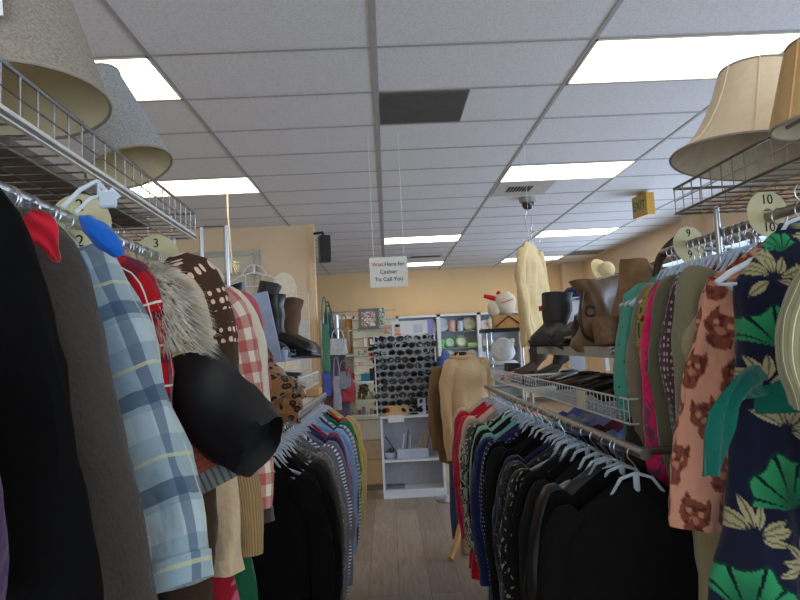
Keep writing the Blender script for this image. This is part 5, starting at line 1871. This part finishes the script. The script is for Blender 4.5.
# handbag stand
c = P(336, 320, 5.9)
t = thing('bag_stand', 'tall chrome handbag stand crowded with bags beside the peach wall end', 'stand', (c.x, 5.95, 0))
MB().tube([(c.x, 5.95, .03), (c.x, 5.95, c.z + .05)], .018, 10).build('pole', chrome, t)
MB().lathe([(.17, 0), (.17, .015), (.03, .03), (.0, .03)], 20, Matrix.Translation((c.x, 5.95, 0))).build('base', chrome, t)
for z in (1.75, 1.35, .95):
    m = MB()
    m.tube([(c.x - .15, 5.82, z), (c.x + .15, 5.82, z)], .008, 8); m.tube([(c.x, 5.95, z), (c.x, 5.82, z)], .008, 8)
    m.build('arm', chrome, t)
bags = [('small pale grey handbag hanging at the top of the bag stand', 338.5, 355, (.15, .05, .14), (176, 180, 186), 5.68),
        ('grey handbag hanging lower right on the bag stand', 345, 389, (.12, .05, .15), (116, 120, 134), 5.70),
        ('black handbag hanging left on the bag stand', 330, 352, (.10, .08, .25), (24, 24, 26), 5.76),
        ('green printed scarf bag hanging on the bag stand', 327, 372, (.07, .06, .40), (56, 116, 90), 5.68),
        ('bright blue bag under the green printed bag', 327.5, 396, (.07, .06, .26), (52, 74, 160), 5.70),
        ('red leather handbag low on the bag stand', 348, 402, (.14, .07, .17), (150, 30, 44), 5.72),
        ('brown handbag at the middle of the bag stand', 341, 372, (.10, .08, .18), (84, 56, 40), 5.79),
        ('purple patterned bag at the middle left of the bag stand', 334, 392, (.12, .07, .30), (84, 62, 96), 5.72),
        ('wine red bag at the bottom of the bag stand', 333, 414, (.18, .08, .26), (92, 24, 36), 5.79),
        ('dark grey bag at the bottom right of the bag stand', 343, 417, (.15, .08, .2), (66, 64, 74), 5.79)]
bags += [('black evening bag between the pale grey and green bags', 334, 362, (.09, .05, .16), (26, 24, 28), 5.74),
         ('plum coloured pouch left of the grey handbag', 339, 392, (.09, .05, .14), (100, 40, 74), 5.75),
         ('silver grey scarf bag low at the middle of the bag stand', 338, 410, (.07, .05, .28), (140, 140, 156), 5.69),
         ('dark teal pouch high at the left of the bag stand', 329, 335, (.06, .05, .18), (30, 66, 66), 5.74),
         ('tan suede pouch beside the pale grey handbag', 345, 348, (.08, .05, .18), (150, 112, 72), 5.76),
         ('crimson strap bag at the lower right of the bag stand', 350, 393, (.06, .05, .14), (160, 30, 50), 5.70),
         ('black tote at the very bottom of the bag stand', 329, 424, (.12, .06, .24), (22, 22, 26), 5.80)]
for lb, px, py, sz, col, Y in bags:
    sz = (sz[0] * 1.1, sz[1], sz[2] * 1.1)
    q = P(px, py, Y)
    bag(lb, q, sz, plain('bag_leather', col, .5, 0, .2, 30, .3), 0, wob=.3)
# small items at top of stand
# ---------- back cabinets with plates along far wall
YC = 13.55
tops = P(396, 323, YC).z
bx_ = [P(344, 320, YC).x - .2, P(396.5, 320, YC).x, P(438.5, 320, YC).x, P(478.5, 315, YC).x, P(520, 315, YC).x]
cb = plain('cabinet_back_grey', (158, 160, 168), .6)
ztop = 2.03
catn = ['leftmost white china cabinet on the far wall, behind the cream panel', 'white china cabinet on the far wall behind the sunglasses display', 'white china cabinet on the far wall with green and white plates', 'white china cabinet on the far wall behind the plush display']
prof = []
for i in range(4):
    x0, x1 = bx_[i], bx_[i + 1]
    t = thing('china_cabinet', catn[i], 'cabinet', ((x0 + x1) / 2, YC, 0), 0, 'white cabinets on the far wall')
    m = MB(); m.box(x0, x0 + .04, YC, YC + .4, 0, ztop).box(x1 - .04, x1, YC, YC + .4, 0, ztop).box(x0, x1, YC, YC + .4, ztop - .05, ztop)
    m.build('frame', white, t, smooth=False)
    box(x0 + .04, x1 - .04, YC + .38, YC + .4, 0, ztop - .05).build('back_panel', cb, t, smooth=False)
    for k in range(5):
        z = ztop - .40 - k * .36
        box(x0 + .04, x1 - .04, YC + .03, YC + .38, z, z + .02).build('shelf', clear('glass_top', (222, 234, 228), .22), t, smooth=False)


def plate(label, x, z, r, col, Y=YC + .2, rim=None):
    t = thing('plate', label, 'plate', (x, Y, z), 0, 'plates in the far wall cabinets')
    M = Matrix.Translation((x, Y, z + r)) @ Matrix.Rotation(math.radians(80), 4, 'X')
    MB().lathe([(.001, 0), (r * .6, 0), (r * .65, .01), (r, .025), (r, .03), (r * .62, .018), (.001, .008)], 24, M).build('dish', plain('china', col, .25), t)
    if rim: MB().lathe([(r * .7, .0205), (r * .97, .032), (r * .97, .034), (r * .7, .0225)], 24, M).build('rim_band', plain('china_rim', rim, .25), t)


S1, S2, S3 = ztop - .38, ztop - .74, ztop - 1.10
wx = lambda px: P(px, 325, YC + .2).x
plate('large white plate with blue tint, first on the top cabinet shelf', wx(442), S1, .15, (200, 206, 214))
plate('round gold rimmed plate, last on the top cabinet shelf', wx(469), S1, .15, (206, 200, 176), rim=(170, 150, 110))
plate('green patterned round plate on the second cabinet shelf', wx(449), S2, .125, (196, 212, 190), rim=(70, 150, 80))
plate('cream plate with green rim on the second cabinet shelf', wx(460.5), S2, .125, (222, 220, 190), rim=(140, 160, 100))
plate('large pale blue plate on the third cabinet shelf', wx(446), S3, .16, (190, 200, 214))
plate('white plate beside the mannequin neck on the third cabinet shelf', wx(470), S3, .15, (206, 206, 206))
plate('shell pink plate in the right cabinet top shelf', wx(485), S1, .11, (214, 190, 176))
plate('white rimmed plate beside the plush in the right cabinet', wx(493), S1, .14, (216, 210, 190), rim=(180, 150, 100))
plate('white plate in the cabinet just above the sunglasses display', wx(432), S1, .12, (206, 206, 200))


def cup(label, x, z, col, r=.055, h=.13):
    t = thing('mug', label, 'mug', (x, YC + .2, z), 0)
    MB().lathe([(.001, z + .002), (r * .8, z + .002), (r, z + h * .4), (r * .95, z + h), (r * .85, z + h), (r * .85, z + .02), (.001, z + .02)], 16, Matrix.Translation((x, YC + .2, 0))).build('body', plain('glaze', col, .25), t)
    MB().tube([(x + r, YC + .2, z + h * .8), (x + r * 1.7, YC + .2, z + h * .6), (x + r, YC + .2, z + h * .25)], .009, 6).build('handle', plain('glaze', col, .25), t)


cup('pink spotted pitcher on the top shelf between the two big plates', wx(451.5), S1, (208, 160, 150), .09, .24)
cup('white and blue figurine like jug beside the pink pitcher', wx(460), S1, (206, 210, 220), .07, .22)
cup('tall green glass cup on the second cabinet shelf', wx(441.5), S2, (110, 190, 90), .05, .2)
tag(box(wx(466), wx(477), YC + .12, YC + .28, S2 + .001, S2 + .10).build('glass_dish', plain('lime_glass', (150, 196, 90), .2), smooth=False, bevel=.02), 'long lime green glass dish on the second cabinet shelf', 'dish')
for k, (px, col, nm) in enumerate(((484, (200, 196, 150), 'pale yellow'), (490, (180, 190, 190), 'grey white'), (497, (206, 190, 120), 'gold'), (504, (150, 180, 160), 'sea green'), (511, (214, 206, 180), 'ivory'))):
    cup(nm + ' cup on the second shelf of the right cabinet', wx(px), S2, col, .07, .15)
for k, (px, col, nm) in enumerate(((482, (206, 210, 214), 'white'), (489, (170, 180, 200), 'pale blue'))):
    cup(nm + ' jug on the third shelf of the right cabinet', wx(px), S3, col, .08, .24)

# ------------------------------------------------------ mannequin with coat
c = P(465, 360, 4.42)
mxp, myp = P(463, 400, 4.42).x, 4.42
t = thing('dress_form', 'dress form on a wooden tripod wearing the long camel coat', 'dress form', (mxp, myp, 0))
zn = P(463, 352, 4.42).z
MM = Matrix.Translation((mxp, myp, 0)) @ Matrix.Diagonal((1.0, .65, 1, 1))
MB().lathe([(.10, .75), (.155, .85), (.12, 1.02), (.12, 1.15), (.08, 1.24), (.05, 1.29), (.042, 1.33), (.042, zn), (.001, zn + .005)], 24, MM, cap0=True).build('torso', plain('black_jersey', (30, 28, 30), .8), t)
MB().tube([(mxp, myp, .2), (mxp, myp, .8)], .016, 10).build('pole', plain('pole_metal', (60, 60, 64), .4, .7), t)
for k, (dx, dy) in enumerate(((-.17, -.26), (.22, -.1), (-.05, .25))):
    pts = smoothpts([(mxp, myp, .26), (mxp + dx * .35, myp + dy * .35, .2), (mxp + dx * .75, myp + dy * .75, .07), (mxp + dx, myp + dy, .015)])
    MB().tube(pts, [.022 + .006 * math.sin(i * .4) for i in range(len(pts))], 10).build('foot', wood, t)
camel = cloth((206, 172, 130), 350, .3)
c = P(463, 358, 4.4)
garment('long_coat', 'long camel coat worn by the dress form', 'coat', camel, mxp + .035, myp, c.z + .035, aisle=-1, yaw=math.radians(28), sh=.165, L=.86, sl=.6, out=.0, thick=.085, flare=.0, fold=.008, nf=2, neck=.05, srad=(.052, .05), seed=600)
co = [o for o in C.objects if o.name.startswith('long_coat')][-1]
# stand collar
cp = []
for k in range(20):
    th = 2 * PI * k / 20
    cp.append(V((mxp + .07 * math.cos(th), myp + .055 * math.sin(th), c.z + .015 + .012 * math.sin(th))))
MB().tube(cp, .012, 8, closed=True).build('collar', camel, co)
# belt seam line
# second darker coat behind
garment('long_cardigan', 'darker brown cardigan layered behind the camel coat', 'cardigan', cloth((122, 94, 62)), mxp - .03, myp + .14, c.z - .02, aisle=-1, yaw=math.radians(20), sh=.15, L=.72, sl=.5, out=.02, thick=.03, seed=610)
# jeans leg below coat
t = thing('jeans', 'blue jeans leg hanging under the camel coat', 'jeans', (P(454, 480, 4.35).x, 4.35, .15))
pts = smoothpts([P(455, 460, 4.36), P(455, 490, 4.36), P(455, 515, 4.36), P(457, 538, 4.37)])
MB().tube(pts, [.042 - .012 * i / len(pts) for i in range(len(pts))], 14).build('leg', cloth((50, 68, 98)), t)
bag('small beige handbag on the floor behind the red robe', (P(472, 517, 4.25).x, 4.3, .0), (.16, .1, .14), plain('beige_bag', (150, 120, 80), .5, 0, .2, 30, .3), 0, wob=.3)
# navy jacket hanging by display
c = P(442, 352, 5.6)
garment('jacket', 'navy blue hooded jacket hanging between display board and camel coat', 'jacket', cloth((52, 66, 112)), c.x + .04, 5.7, c.z, aisle=-1, yaw=math.radians(60), sh=.13, L=.48, sl=.4, out=.0, thick=.04, seed=620)
t = thing('jacket_hook', 'slim metal pole carrying the navy hooded jacket', 'pole', (c.x + .04, 5.76, 0))
MB().tube([(c.x + .04, 5.76, 0), (c.x + .04, 5.76, c.z + .03), (c.x + .04, 5.7, c.z + .02)], .009, 8).build('pole', chrome, t)
MB().lathe([(.15, 0), (.15, .012), (.01, .02)], 16, Matrix.Translation((c.x + .04, 5.76, 0)), cap0=True).build('base', chrome, t)

# ================================================================== LIGHT
def area(name, loc, rot, sx, sy, power, col):
    l = bpy.data.lights.new(name, 'AREA')
    l.shape = 'RECTANGLE'; l.size = sx; l.size_y = sy; l.energy = power; l.color = col
    o = bpy.data.objects.new(name, l); o.location = loc; o.rotation_euler = rot
    C.objects.link(o)


DAY = (.66, .80, 1.0)
area('daylight_side', (XR + .3, 6.5, 1.75), (0, PI / 2, 0), 1.5, 13, 540, (.62, .74, 1.0))
area('daylight_front', (0, YF - .25, 1.45), (PI / 2, 0, 0), 8.4, 2.2, 250, (.86, .90, 1.0))
w = bpy.data.worlds.new('world'); sc.world = w; w.use_nodes = True
bgn = w.node_tree.nodes['Background']
bgn.inputs[0].default_value = (.62, .78, 1, 1); bgn.inputs[1].default_value = 1.4
vs = sc.view_settings
vs.view_transform = 'Standard'; vs.look = 'None'; vs.gamma = 1; vs.use_curve_mapping = False; vs.exposure = -0.05
sc.cycles.max_bounces = 8
sc.cycles.transparent_max_bounces = 24
